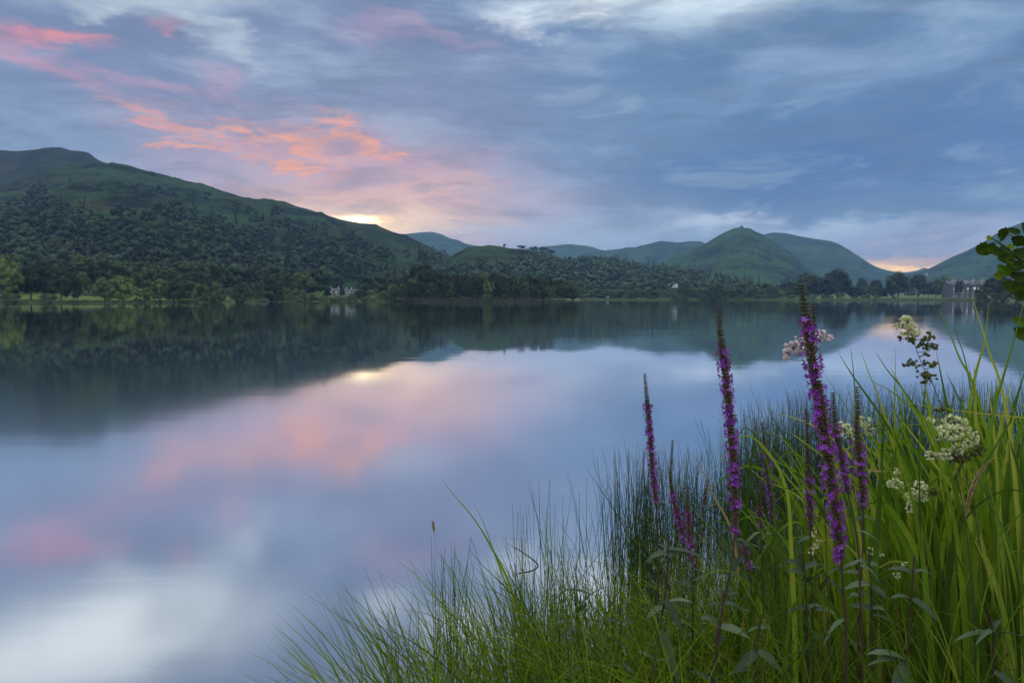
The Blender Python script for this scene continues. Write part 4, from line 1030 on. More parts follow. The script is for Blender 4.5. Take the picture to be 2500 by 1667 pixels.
# rush bed: thin dark stems standing in the shallow water
def rush_mesh(x, y, z, ztop, r, lean=0.10, rad=0.0022):
    k = len(x); B = np.stack([x, y, z], -1); h = ztop - z
    L = r.normal(0, lean, (k, 2)) * h[:, None]
    broken = r.random(k) < 0.10
    L = np.where(broken[:, None], r.normal(0, 0.45, (k, 2)) * h[:, None], L)
    Tp = np.stack([x + L[:, 0], y + L[:, 1], np.where(broken, z + h * r.uniform(.6, .9, k), ztop)], -1)
    C = B * 0.5 + Tp * 0.5 + np.stack([-L[:, 0] * .25, -L[:, 1] * .25, h * 0.05], -1)
    C[broken, 2] = z[broken] + h[broken] * 0.7; C[broken, :2] = B[broken, :2]
    n = 6; t_ = np.linspace(0, 1, n)[None, :, None]
    Pt = (1 - t_) ** 2 * B[:, None] + 2 * t_ * (1 - t_) * C[:, None] + t_ ** 2 * Tp[:, None]
    rr = (rad * r.uniform(.7, 1.25, k))[:, None] * (1 - 0.65 * np.linspace(0, 1, n) ** 2)[None]
    th = np.arange(3) / 3 * 2 * np.pi + 0.4
    V = Pt[:, :, None, :] + rr[:, :, None, None] * np.stack([np.cos(th), np.sin(th), 0 * th], -1)[None, None]
    V = V.reshape(-1, 3); base = (np.arange(k) * n * 3)[:, None, None]; i = np.arange(n - 1)[None, :, None]; j = np.arange(3)[None, None]
    Fq = np.stack([base + i * 3 + j, base + i * 3 + (j + 1) % 3, base + (i + 1) * 3 + (j + 1) % 3, base + (i + 1) * 3 + j], -1).reshape(-1, 4)
    tn = np.broadcast_to(r.normal(-.05, .16, k)[:, None], (k, n)).copy(); tn[:, -1] += (r.random(k) < .5) * 0.9
    return V, Fq, np.repeat(tn.ravel(), 3)
def rush_bed(name, label, px0, px1, n, seed, inner=1.6, dens=1.0, hj=90):
    r = np.random.default_rng(seed)
    px = r.uniform(px0, px1, n); dep = np.interp(px, MX, MY) - r.random(n) ** 1.3 * inner + r.normal(0, .12, n)
    u = (px - 1250) / F / 1.05; x = u * dep; y = dep
    z = np.maximum(bank_z(x, y) - 0.02, -0.30)
    top = np.interp(px, TOPX, TOPY) + np.abs(r.normal(0, hj, n)) - 8
    zt = EYE - (top - 727.3) / F * y
    clump = fbm(x * 1.6, y * 1.6, 3) > -0.25 + (1 - dens) * 0.3
    ok = (zt > z + 0.2) & clump
    V, Fq, tn = rush_mesh(x[ok], y[ok], z[ok], zt[ok], r)
    tag(obj(name, mesh_np(name, V, [Fq], [M_RUSH], True, {'tint': tn})), label, kind='stuff')
rush_bed('rush_bed', 'bed of thin dark rushes standing in the water at the right', 1850, 2620, 3300, 1, 2.6, hj=75)
rush_bed('rush_bed', 'bed of thin dark rushes standing in the water in the middle', 1540, 1860, 950, 2, 1.7, hj=140)
rush_bed('rush_bed', 'sparse dark rushes standing in the water left of the purple flowers', 1240, 1545, 170, 3, 1.1, hj=170)

# grass of the bank
def grass(name, label, n, fn, seed, mat=M_GRASS, w=(.003, .006), seg=7, spread=0.9, kind='stuff', prof=0.9, cx_=0.35):
    r = np.random.default_rng(seed); x, y, z, zt, lx, ly, tint = fn(r, n)
    k = len(x); B = np.stack([x, y, z], -1); h = zt - z
    Tp = np.stack([x + lx, y + ly, zt], -1); C = np.stack([x + lx * cx_, y + ly * cx_, z + h * r.uniform(.6, .6 + .5 * (1 - cx_), k)], -1)
    V, Fq, tn = ribbons(B, C, Tp, r.uniform(*w, k), facing(k, r, spread), seg, prof, tint)
    return tag(obj(name, mesh_np(name, V, [Fq], [mat], True, {'tint': tn})), label, kind=kind)
def fn_bank(r, n):
    x = r.uniform(-0.6, 6.5, n); y = r.uniform(1.5, 7.2, n); d = bank_d(x, y)
    px = pixproj(x, y, 0.5 + 0 * x)[0]
    ok = (d > -0.25) & (px < 2700) & (px > 900) & (r.random(n) < np.clip(1.3 - y / 9, 0.2, 1))
    x, y, px = x[ok], y[ok], px[ok]; k = len(x); z = bank_z(x, y) - .02
    top = np.interp(px, [900, 1250, 1400, 1600, 1800, 2000, 2200, 2500], [1560, 1420, 1380, 1330, 1290, 1180, 1130, 1110]) + np.abs(r.normal(0, 120, k)) - 20
    zt = EYE - (top - 727.3) / F * y; h = np.clip(zt - z, 0.16, 0.85) * r.uniform(.75, 1, k); zt = z + h
    L = h * r.uniform(.1, .75, k); a = r.uniform(0, 6.28, k)
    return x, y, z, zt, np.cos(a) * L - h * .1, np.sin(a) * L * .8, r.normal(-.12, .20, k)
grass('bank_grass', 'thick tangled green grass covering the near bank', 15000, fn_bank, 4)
def fn_arch(r, n):
    x = r.uniform(0.2, 2.6, n); y = r.uniform(1.55, 3.0, n); px = pixproj(x, y, .6 + 0 * x)[0]; ok = (px > 1300) & (px < 2750); x, y = x[ok], y[ok]; k = len(x)
    z = bank_z(x, y); h = r.uniform(.28, .50, k); sg = np.where(r.random(k) < .62, -1, 1)
    return x, y, z, z + h * r.uniform(.55, 1, k), sg * r.uniform(.25, .65, k), r.normal(0, .15, k), r.normal(.22, .14, k)
grass('arching_grass', 'long thin grass blades arching over the front of the bank', 900, fn_arch, 5, w=(.0028, .0048), seg=12, cx_=0.1)
def fn_low(r, n):
    x = r.uniform(-.4, 5, n); y = r.uniform(1.5, 4.5, n); d = bank_d(x, y); ok = d > .1; x, y = x[ok], y[ok]; k = len(x); z = bank_z(x, y) - .02
    h = r.uniform(.08, .26, k); a = r.uniform(0, 6.28, k)
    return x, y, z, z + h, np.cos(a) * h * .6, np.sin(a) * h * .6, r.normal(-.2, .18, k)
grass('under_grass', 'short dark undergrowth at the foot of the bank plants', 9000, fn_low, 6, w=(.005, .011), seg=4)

# tufts at the water edge, each a thing
def tuft(px, dep, tx, ty, n, sx, label, mat=M_GRASS, w=(.0034, .0064), seed=0, name='grass_tuft', cat='grass tuft', group='grass tufts at the water edge', tint=0.12, r0=.16, straight=False):
    """base near photo column px at depth dep; blades reach about (tx,ty) with sideways spread sx photo pixels"""
    n = n if straight else int(n * .8)
    r = np.random.default_rng(seed + 500); u = (px - 1250) / F / 1.06; k = n
    a = r.uniform(0, 6.28, k); q = r0 * np.sqrt(r.random(k)); X0, Y0 = u * dep, dep
    x = X0 + np.cos(a) * q; y = Y0 + np.sin(a) * q * .6; z = np.maximum(bank_z(x, y), -0.25)
    ppx = tx + r.normal(0, sx, k); ppy = ty + np.abs(r.normal(0, 1, k)) * 105 + np.abs(ppx - tx) * .35
    yd = y + r.normal(0, .12, k)
    Tp = np.array([P(a_, b_, c_)[:] for a_, b_, c_ in zip(ppx, ppy, yd)])
    B = np.stack([x, y, z], -1) - np.array([X0, Y0, 0]); Tp = Tp - np.array([X0, Y0, 0])
    h = Tp[:, 2] - B[:, 2]
    C = B + (Tp - B) * .42 + np.stack([0 * h, 0 * h, h * r.uniform(.0, .2, k)], -1)
    root = None
    if straight:
        V, Fq, tn = rush_mesh(x - X0, y - Y0, z, Tp[:, 2], r, .05, .0026)
        o = obj(name, mesh_np(name, V, [Fq], [M_RUSH], True, {'tint': tn}), loc=(X0, Y0, 0))
    else:
        V, Fq, tn = ribbons(B, C, Tp, r.uniform(*w, k), facing(k, r), 10, .9, r.normal(tint, .13, k))
        o = obj(name, mesh_np(name, V, [Fq], [mat], True, {'tint': tn}), loc=(X0, Y0, 0))
    return tag(o, label, cat, group)
tuft(860, 3.42, 690, 1490, 34, 55, 'leftmost fan of thin grass blades leaning over the water', seed=1)
tuft(930, 3.40, 790, 1400, 46, 50, 'second fan of thin grass from the left, tallest blades over the pale reflection', seed=2)
tuft(1020, 3.45, 880, 1360, 54, 55, 'grass fan just left of the dark upright rush clump', seed=3)
tuft(1150, 3.50, 1010, 1345, 60, 60, 'grass fan growing round the dark upright rush clump', seed=4)
tuft(1235, 3.48, 1120, 1290, 66, 70, 'bright grass fan right of the dark rush clump with long crossing blades', seed=5)
tuft(1330, 3.50, 1230, 1270, 70, 75, 'dense bright grass tuft in the middle of the water edge', seed=6)
tuft(1420, 3.45, 1340, 1260, 62, 75, 'bright grass tuft at the foot of the dark leafy stem', seed=7)
tuft(1290, 3.2, 1270, 1420, 70, 90, 'short thick grass tuft touching the bottom edge in the middle', seed=8)
tuft(1480, 3.1, 1450, 1390, 80, 110, 'wide grass tuft left of the purple flower stems', seed=9)
tuft(1120, 3.25, 1090, 1480, 50, 90, 'short grass tuft at the bottom edge under the rush clump', seed=10)
tuft(760, 3.42, 620, 1590, 12, 50, 'few low blades at the far left end of the grass', seed=11)
tuft(1085, 3.62, 1095, 1320, 34, 26, 'upright clump of dark rushes with brown tips', seed=12, name='rush_clump', cat='rushes', group='dark rush clumps', straight=True, r0=.10)
tuft(965, 3.55, 960, 1420, 12, 26, 'thin clump of dark rushes left of the upright one', seed=13, name='rush_clump', cat='rushes', group='dark rush clumps', straight=True, r0=.12)
tuft(1345, 3.75, 1350, 1260, 16, 30, 'loose dark rush clump behind the middle grass tufts', seed=14, name='rush_clump', cat='rushes', group='dark rush clumps', straight=True, r0=.2)
tuft(1560, 4.3, 1562, 1085, 46, 18, 'tall tight rush clump behind the leftmost purple flower spike', seed=15, name='rush_clump', cat='rushes', group='dark rush clumps', straight=True, r0=.13)
# single long traced blades
def pathpts(pts, dep, sub=5, d2=None):
    """smooth world curve through photo points at depth dep (to d2 at the end)"""
    n = len(pts); W_ = [P(p[0], p[1], dep + ((d2 - dep) * i / (n - 1) if d2 else 0)) for i, p in enumerate(pts)]
    W_ = np.array([w[:] for w in W_]); out = []
    for i in range(n - 1):
        p0, p1, p2, p3 = W_[max(i - 1, 0)], W_[i], W_[i + 1], W_[min(i + 2, n - 1)]
        for s_ in range(sub):
            t = s_ / sub; out.append(0.5 * ((2 * p1) + (-p0 + p2) * t + (2 * p0 - 5 * p1 + 4 * p2 - p3) * t * t + (-p0 + 3 * p1 - 3 * p2 + p3) * t ** 3))
    out.append(W_[-1]); return np.array(out)
def ribbon_path(Pt, w, facing_v, fold=0.25, tip0=True, tipend=False, tint=0.0, pw=0.75):
    """Pt from tip to base"""
    n = len(Pt); Tn = np.gradient(Pt, axis=0); Tn /= np.linalg.norm(Tn, axis=1)[:, None] + 1e-9
    S = np.cross(Tn, facing_v); S /= np.linalg.norm(S, axis=1)[:, None] + 1e-9; Nn = np.cross(S, Tn)
    L = np.concatenate([[0], np.cumsum(np.linalg.norm(np.diff(Pt, axis=0), axis=1))]); L /= L[-1]
    ww = np.ones(n)
    if tip0: ww *= np.clip(L / 0.55, 0, 1) ** pw
    if tipend: ww *= np.clip((1 - L) / 0.45, 0, 1) ** pw
    ww = (ww * w * .5)[:, None]
    V = np.stack([Pt - S * ww + Nn * ww * fold, Pt, Pt + S * ww + Nn * ww * fold], 1).reshape(-1, 3)
    i = np.arange(n - 1)[:, None]; j = np.arange(2)[None]; q = i * 3 + j
    return V, np.stack([q, q + 1, q + 4, q + 3], -1).reshape(-1, 4)
def to_ground(pts, dep):
    """extend a photo path downwards until it reaches the bank"""
    pts = list(pts)
    for _ in range(12):
        w = P(*pts[-1], dep)
        if w.z <= float(bank_z(w.x, w.y)) + .02: break
        dx_, dy_ = (pts[-1][0] - pts[-2][0]), (pts[-1][1] - pts[-2][1]); l = math.hypot(dx_, dy_)
        pts.append((pts[-1][0] + dx_ / l * 90 * .7, pts[-1][1] + 90))
    return pts
IRIS = [
 ([(2290, 747), (2322, 823), (2345, 880), (2372, 930), (2410, 1060), (2440, 1250)], 13, 2.3), ([(2370, 715), (2395, 795), (2418, 871), (2438, 925), (2462, 1040), (2480, 1220)], 17, 2.1),
 ([(2414, 740), (2404, 833), (2384, 903), (2366, 1000), (2350, 1160)], 15, 2.3), ([(2500, 737), (2474, 833), (2446, 928), (2424, 1010), (2396, 1180)], 19, 2.0),
 ([(2450, 779), (2472, 840), (2490, 916), (2496, 1060), (2490, 1200)], 12, 2.4), ([(2324, 760), (2338, 823), (2356, 880), (2374, 990), (2380, 1150)], 10, 2.5),
 ([(2185, 840), (2185, 903), (2183, 1000), (2190, 1200)], 15, 2.5), ([(2134, 854), (2166, 903), (2200, 945), (2260, 1040), (2310, 1170)], 11, 2.5),
 ([(2099, 849), (2121, 910), (2140, 955), (2180, 1080), (2215, 1230)], 10, 2.5), ([(2041, 852), (2077, 910), (2107, 953), (2155, 1022), (2215, 1130), (2270, 1280)], 13, 2.3),
 ([(2075, 836), (2083, 903), (2088, 980), (2096, 1200)], 9, 2.6), ([(2112, 925), (2165, 948), (2223, 995), (2290, 1060), (2350, 1160)], 12, 2.4),
 ([(1872, 991), (1905, 1050), (1932, 1092), (1963, 1135), (2010, 1260)], 13, 2.5), ([(1876, 998), (1912, 1012), (1950, 1024), (1994, 1044), (2050, 1085), (2100, 1150), (2130, 1240)], 11, 2.4),
 ([(1846, 1020), (1840, 1080), (1834, 1120), (1826, 1190), (1818, 1280), (1808, 1420)], 15, 2.4), ([(1806, 1072), (1850, 1100), (1905, 1130), (1961, 1161), (2020, 1215), (2060, 1290)], 9, 2.5),
 ([(1950, 1013), (1955, 1060), (1959, 1105), (1964, 1250)], 9, 2.6), ([(1820, 1130), (1862, 1170), (1910, 1190), (1960, 1220), (2010, 1290)], 10, 2.4),
 ([(1955, 1180), (1930, 1240), (1900, 1290), (1870, 1360), (1850, 1420)], 13, 2.1), ([(2003, 895), (2030, 940), (2060, 985), (2087, 1031), (2130, 1120)], 6, 2.6),
 ([(2160, 985), (2180, 1060), (2200, 1140), (2240, 1260)], 16, 2.2), ([(2230, 960), (2262, 1050), (2290, 1150), (2310, 1300)], 20, 2.3), ([(2255, 930), (2272, 1010), (2280, 1120), (2276, 1280)], 24, 2.5),
 ([(2160, 1000), (2155, 1080), (2150, 1180), (2140, 1330)], 17, 2.0), ([(2120, 1080), (2150, 1160), (2190, 1240), (2240, 1350)], 18, 2.2), ([(2400, 930), (2420, 1000), (2430, 1120), (2440, 1280)], 22, 2.2),
 ([(2360, 960), (2345, 1060), (2325, 1180), (2300, 1340)], 18, 2.2), ([(2490, 960), (2470, 1020), (2430, 1090), (2390, 1160), (2350, 1260)], 14, 2.0), ([(2060, 1060), (2100, 1140), (2160, 1240), (2210, 1330)], 17, 2.0),
 ([(2030, 1130), (2080, 1180), (2130, 1230), (2180, 1310)], 15, 2.2), ([(2330, 1120), (2345, 1200), (2370, 1290), (2420, 1400)], 20, 2.0), ([(2290, 1310), (2320, 1330), (2350, 1390), (2375, 1470), (2390, 1540)], 17, 1.9),
 ([(2270, 1170), (2262, 1260), (2250, 1360)], 18, 2.1), ([(2235, 1180), (2215, 1270), (2200, 1370)], 15, 2.3), ([(2480, 1130), (2500, 1230), (2510, 1330)], 24, 2.1), ([(2190, 977), (2260, 990), (2360, 1005), (2440, 1014), (2530, 1030)], 7, 2.2),
]
ir2 = np.random.default_rng(19)
iris_root = []
for ci, (cx, cdep, lab) in enumerate([(2120, 2.45, 'clump of bright sword leaves left of the tall cream plume'), (2290, 2.3, 'thick clump of bright sword leaves in the middle of the right hand bank'), (2440, 2.15, 'clump of the broadest sword leaves rising above the waterline at the right edge'), (1900, 2.45, 'loose clump of bright sword leaves between the purple spikes')]):
    w0 = P(cx, 1500, cdep); rt = empty('sword_leaf_clump', (w0.x, cdep, float(bank_z(w0.x, cdep)))); tag(rt, lab, 'reed clump', 'clumps of sword leaves'); iris_root.append((rt, cx))
def add_iris(pts, wpx, dep):
    g_ = to_ground(pts, dep); Pt = pathpts(g_, dep, 4)
    fv = np.array([ir2.normal(0, .5), -1, ir2.normal(0, .2)])
    V, Fq = ribbon_path(Pt, wpx / F * dep * 1.15, fv, 0.3)
    rt = min(iris_root, key=lambda a: abs(a[1] - g_[-1][0]))[0]
    V = V - np.array(rt.location)
    me = mesh_np('leaf_blade', V, [Fq], [M_IRIS], True, {'tint': np.repeat(ir2.normal(.10, .17) + np.where(np.arange(len(V) // 3) < 2, ir2.choice([0, .25, .6]), 0), 3)})
    obj('leaf_blade', me, rt)
for p_, w_, d_ in IRIS: add_iris(p_, w_, d_)
for i in range(165):
    bx_ = ir2.uniform(2010, 2560); top = np.interp(bx_, [1950, 2050, 2200, 2500], [1180, 1080, 980, 960]) + abs(ir2.normal(0, 110)); dep = ir2.uniform(1.95, 3.1)
    ln = ir2.normal(-35, 105); L = ir2.uniform(240, 400)
    add_iris([(bx_ + ln, top), (bx_ + ln * .6, top + L * .33), (bx_ + ln * .22, top + L * .66), (bx_, top + L)], ir2.uniform(9, 20), dep)
for i in range(42):      # tall broad blades at the right edge
    bx_ = ir2.uniform(2230, 2580); top = ir2.uniform(850, 1010); dep = ir2.uniform(2.2, 2.9); ln = ir2.normal(-40, 70); L = ir2.uniform(300, 420)
    add_iris([(bx_ + ln, top), (bx_ + ln * .6, top + L * .33), (bx_ + ln * .22, top + L * .66), (bx_, top + L)], ir2.uniform(13, 23), dep)
for i in range(46):      # drooping blades that arch over
    bx_ = ir2.uniform(1880, 2520); y0 = ir2.uniform(1060, 1420); dep = ir2.uniform(1.9, 2.6); sg = ir2.choice([-1, -1, 1]); L = ir2.uniform(110, 260)
    add_iris([(bx_ + sg * L, y0 + ir2.uniform(-10, 90)), (bx_ + sg * L * .62, y0 - 25), (bx_ + sg * L * .28, y0 + 15), (bx_ + sg * 10, y0 + 110), (bx_, y0 + 240)], ir2.uniform(6, 14), dep)
# withered blade and single grass blades
def single_blade(name, pts, wpx, dep, mat, label, cat, tint=0.1, ground=True):
    g_ = to_ground(pts, dep) if ground else pts; Pt = pathpts(g_, dep, 5); o0 = Pt[-1].copy()
    V, Fq = ribbon_path(Pt, wpx / F * dep, np.array([.2, -1, 0.1]), .25); me = mesh_np(name, V - o0, [Fq], [mat], True, {'tint': np.full(len(V), tint)})
    return tag(obj(name, me, loc=o0), label, cat)
single_blade('withered_blade', [(1681, 1090), (1692, 1106), (1706, 1132), (1722, 1165), (1745, 1215), (1772, 1262), (1790, 1310), (1800, 1380)], 9, 2.5, M_TAN, 'pale withered leaf blade curving up between the two left purple spikes', 'withered leaf')
single_blade('long_grass', [(1073, 1163), (1110, 1210), (1160, 1270), (1205, 1345), (1245, 1430), (1285, 1560)], 7, 3.4, M_GRASS, 'longest lone grass blade reaching far over the water', 'grass blade', .3)
single_blade('long_grass', [(1148, 1215), (1180, 1275), (1205, 1345), (1240, 1440), (1270, 1560)], 5, 3.45, M_GRASS, 'second long grass blade crossing the longest one', 'grass blade', .25)
single_blade('long_grass', [(1345, 1155), (1338, 1230), (1335, 1330), (1345, 1470), (1350, 1600)], 4, 3.5, M_GRASS, 'thin upright grass blade right of the middle tuft', 'grass blade', .1)
single_blade('lone_rush', [(1423, 1129), (1460, 1185), (1500, 1245), (1545, 1330), (1580, 1400)], 4, 3.3, M_RUSH, 'long dark rush stem slanting down from upper left in front of the water', 'rush')
single_blade('lone_rush', [(1230, 1322), (1272, 1345), (1312, 1376), (1300, 1392), (1265, 1399)], 3.5, 3.4, M_RUSH, 'bent broken rush stem hooked over the water', 'rush', ground=False)
single_blade('lone_rush', [(1138, 1330), (1170, 1370), (1215, 1415), (1260, 1460), (1300, 1520)], 5, 3.4, M_RUSH, 'thick dark rush leaning left with a brown tip', 'rush')
single_blade('withered_blade', [(2110, 1145), (2140, 1149), (2160, 1150)], 5, 2.0, M_TAN, 'short straw coloured stub among the green blades', 'withered leaf', ground=False)

# ------------------------------------------------------------------ flowering plants
def octa(c, rx, rz, ax=None):
    V = np.array([(1, 0, 0), (-1, 0, 0), (0, 1, 0), (0, -1, 0), (0, 0, 1), (0, 0, -1)], float) * (rx, rx, rz)
    return V + c
OCF = np.array([(0, 2, 4), (2, 1, 4), (1, 3, 4), (3, 0, 4), (2, 0, 5), (1, 2, 5), (3, 1, 5), (0, 3, 5)])
def oriented(V, d):
    d = np.asarray(d, float); d = d / (np.linalg.norm(d) + 1e-9); a = np.cross(d, (0.31, .22, .92)); a /= np.linalg.norm(a); b_ = np.cross(d, a)
    return V[:, :1] * a + V[:, 1:2] * b_ + V[:, 2:3] * d
def lance_leaf(mb, base, dirv_, L, w, droop, r, tint=0.0):
    """pointed leaf with a folded midrib that droops"""
    d = np.asarray(dirv_, float); d /= np.linalg.norm(d); n = 8; t_ = np.linspace(0, 1, n)
    Pt = np.asarray(base) + np.outer(t_, d) * L + np.outer(t_ ** 2, (0, 0, -droop * L))
    Tn = np.gradient(Pt, axis=0); Tn /= np.linalg.norm(Tn, axis=1)[:, None]
    up = np.array([r.normal(0, .35), r.normal(-.35, .3), 1.0]); S = np.cross(Tn, up); S /= np.linalg.norm(S, axis=1)[:, None]; Nn = np.cross(S, Tn)
    prof = (np.sin(np.pi * np.clip(t_ * .94 + .06, 0, 1) ** .75) ** .8 * w * .5)[:, None]; wav = (r.normal(0, .05, n) * L * .12)[:, None]
    V = np.stack([Pt - S * prof + Nn * (prof * .3 + wav), Pt, Pt + S * prof + Nn * (prof * .3 - wav)], 1).reshape(-1, 3)
    i = np.arange(n - 1)[:, None]; j = np.arange(2)[None]; q = i * 3 + j
    mb.add(V, np.stack([q, q + 1, q + 4, q + 3], -1).reshape(-1, 4), tint)
def interp_path(Pt, s):
    L = np.concatenate([[0], np.cumsum(np.linalg.norm(np.diff(Pt, axis=0), axis=1))])
    return np.array([np.interp(s, L, Pt[:, k]) for k in range(3)]), L[-1]
def loosestrife(pts, dep, bloom, label, seed, thick=1.0, flower=1.0, leaves=4, name='purple_loosestrife', ground=True):
    thick = thick * 1.06
    """pts: photo path from tip to base; bloom: photo rows (spike top, first flowers, last flowers)"""
    r = np.random.default_rng(seed); g_ = to_ground(pts, dep) if ground else pts; Pt = pathpts(g_, dep, 6); o0 = Pt[-1].copy(); Pt = Pt - o0
    rows = np.array([pixproj(*(p + o0))[1] for p in Pt]); L = np.concatenate([[0], np.cumsum(np.linalg.norm(np.diff(Pt, axis=0), axis=1))])
    sb = np.interp(bloom[0], rows, L); sf = np.interp(bloom[1], rows, L); se = np.interp(bloom[2], rows, L)
    root = empty(name, o0); tag(root, label, 'purple flower' if flower else 'flower stalk', 'purple loosestrife plants')
    st = MB(); st.tube(Pt, np.interp(L, [0, se, L[-1]], [.0009, .0024 * thick, .0036 * thick]), 6, tint=.2); st.build('stem', M_STEM, root)
    bd, fl = MB(), MB(); s = 0.001; step = .0068
    while s < se:
        k = s / max(se, 1e-3); c, _ = interp_path(Pt, s)
        inbud = s < sf; grow = min(1, (s + .004) / max(sf, .02))
        R0 = (.0072 + .0038 * grow) * thick if inbud else .0112 * thick * (1 - .35 * max(0, (k - .75) / .25))
        nb = 5 if inbud else 7; a0 = r.random() * 6.28
        gap = (not inbud) and r.random() < .20 + .25 * (k > .8)
        for j in range(nb):
            a = a0 + j * 6.28 / nb + r.normal(0, .15); e = r.uniform(.25, .7); d = np.array([math.cos(a), math.sin(a), e])
            bs = (.0027 + .0020 * grow) * thick
            V = oriented(np.array(octa(np.zeros(3), 1, 1)) * (bs * .75, bs * .75, bs * 1.7), d)
            bd.add(V + c + d * R0 * (.55 if not inbud else .5), OCF, r.normal(.25 if not inbud else -.05, .2))
        if not inbud and not gap:
            for j in range(6):
                if r.random() > (.25 + .5 * (0.5 + fbm(np.array([s * 90.0 + seed * 7]), np.array([0.5]), 2)[0])) * flower: continue
                a = r.random() * 6.28; d = np.array([math.cos(a), math.sin(a), r.uniform(-.15, .5)]); d /= np.linalg.norm(d); fc = c + d * R0 * 1.25
                npet = 6; ss = np.cross(d, (0, 0, 1.0)); ss /= np.linalg.norm(ss); tt_ = np.cross(d, ss); a1 = r.random()
                tn = r.normal(.15, .28)
                for q in range(npet):
                    b_ = a1 + q * 6.28 / npet; o = ss * math.cos(b_) + tt_ * math.sin(b_); pl = r.uniform(.007, .0125) * thick; pw = .0018 * thick
                    sd = np.cross(o, d); dirp = o * .85 + d * .6 + np.array([0, 0, r.normal(0, .15)])
                    V = [fc, fc + dirp * pl * .55 + sd * pw, fc + dirp * pl, fc + dirp * pl * .55 - sd * pw]
                    fl.add(V, [(0, 1, 2, 3)], tn + r.normal(0, .1))
        s += step * (1.15 if inbud else 1.0) * thick ** .5 * r.uniform(.85, 1.2)
    bd.build('bud_spike', M_BUD, root)
    if fl.n: fl.build('blossom', M_PURP, root)
    # paired leaves below the flowers
    Ltot = L[-1]; s = se + .02; k = 0
    while s < Ltot - .08 and k < leaves:
        c, _ = interp_path(Pt, s); a0 = r.uniform(-.5, .5)
        for sg in (0, math.pi):
            if r.random() < .35: continue
            a = a0 + sg; lm = MB(); lance_leaf(lm, (0, 0, 0), (math.cos(a), math.sin(a) * .7, r.uniform(-.1, 1.2)), r.uniform(.035, .075), r.uniform(.009, .014), r.uniform(.1, 1.0), r, r.normal(0, .15))
            lm.build('leaf', M_LEAFG, root, loc=c)
        s += r.uniform(.04, .13); k += 1
    return root
loosestrife([(1574, 914), (1578, 960), (1584, 1020), (1590, 1100), (1597, 1180), (1603, 1260), (1606, 1360), (1606, 1470)], 2.6, (914, 990, 1222), 'leftmost purple flower spike standing clear against the water', 1, .95)
loosestrife([(1642, 1076), (1640, 1120), (1637, 1170), (1646, 1225), (1660, 1280), (1672, 1340), (1676, 1420), (1660, 1520)], 2.5, (1076, 1195, 1330), 'half open purple spike with a long bare brown top right of the leftmost spike', 2, .8, .8)
loosestrife([(1680, 1188), (1679, 1220), (1680, 1260), (1684, 1320), (1690, 1380), (1690, 1450)], 2.35, (1188, 1245, 1375), 'short purple spike leaning against the half open one, dark bud tip', 3, .8, 1.0)
loosestrife([(1755, 754), (1757, 800), (1764, 860), (1772, 930), (1781, 1010), (1788, 1090), (1793, 1180), (1795, 1280), (1785, 1380), (1762, 1500), (1750, 1600)], 1.95, (754, 838, 1300), 'second tallest purple spike, brown tip reaching the mirrored far shore', 4, 1.0)
loosestrife([(1861, 1032), (1866, 1080), (1873, 1140), (1880, 1200), (1888, 1270), (1892, 1350), (1893, 1450)], 2.4, (1032, 1110, 1290), 'purple spike in front of the rushes just left of the tallest spike', 5, .85)
thick_spike = loosestrife([(1955, 696), (1960, 730), (1970, 780), (1978, 850), (1990, 920), (2004, 1000), (2016, 1080), (2030, 1180), (2045, 1280), (2056, 1400), (2064, 1520), (2066, 1620)], 1.72, (696, 778, 1370), 'tallest and thickest purple spike, its brown tip crossing the far shoreline', 6, 1.15)
loosestrife([(1968, 1000), (1970, 1060), (1972, 1120), (1975, 1180), (1978, 1250), (1980, 1350), (1982, 1450)], 2.1, (1000, 1160, 1295), 'grey brown spike with few purple flowers just left of the thick spike', 7, .9, .8)
loosestrife([(2092, 946), (2094, 1000), (2092, 1050), (2098, 1110), (2104, 1180), (2107, 1250), (2106, 1350), (2100, 1450)], 2.0, (946, 1080, 1245), 'rightmost purple spike with a grey bud tip against the sword leaves', 8, .95)
loosestrife([(1852, 1168), (1852, 1200), (1854, 1250), (1858, 1320), (1862, 1420)], 2.35, (1168, 1235, 1285), 'small grey bud spike with a few purple florets low between the tall spikes', 9, .75, .5)
loosestrife([(2034, 960), (2040, 1040), (2052, 1110), (2066, 1180), (2082, 1260), (2095, 1340), (2100, 1440)], 1.85, (960, 1030, 1210), 'side spike with thinning magenta flowers close behind the thick spike', 10, .8, .9)
loosestrife([(1727, 1172), (1722, 1210), (1716, 1250), (1706, 1310), (1698, 1400)], 2.5, (1172, 1230, 1234), 'brown seed spike without flowers left of the second tallest spike', 11, .8, 0.0)
loosestrife([(1815, 1330), (1822, 1360), (1830, 1400), (1836, 1460)], 2.2, (1325, 1335, 1395), 'low cluster of purple flowers at the foot of the second tallest spike', 12, .75, .9)
shoot = loosestrife([(1987, 742), (1987, 775), (1984, 805), (1978, 850)], 1.73, (742, 830, 831), 'side shoot', 13, .75, 0.0, 0, ground=False)
for ch in [c_ for c_ in bpy.data.objects if c_.parent == shoot]:
    ch.parent = thick_spike; ch.location = shoot.location - thick_spike.location; ch.name = 'side_shoot'
bpy.data.objects.remove(shoot)
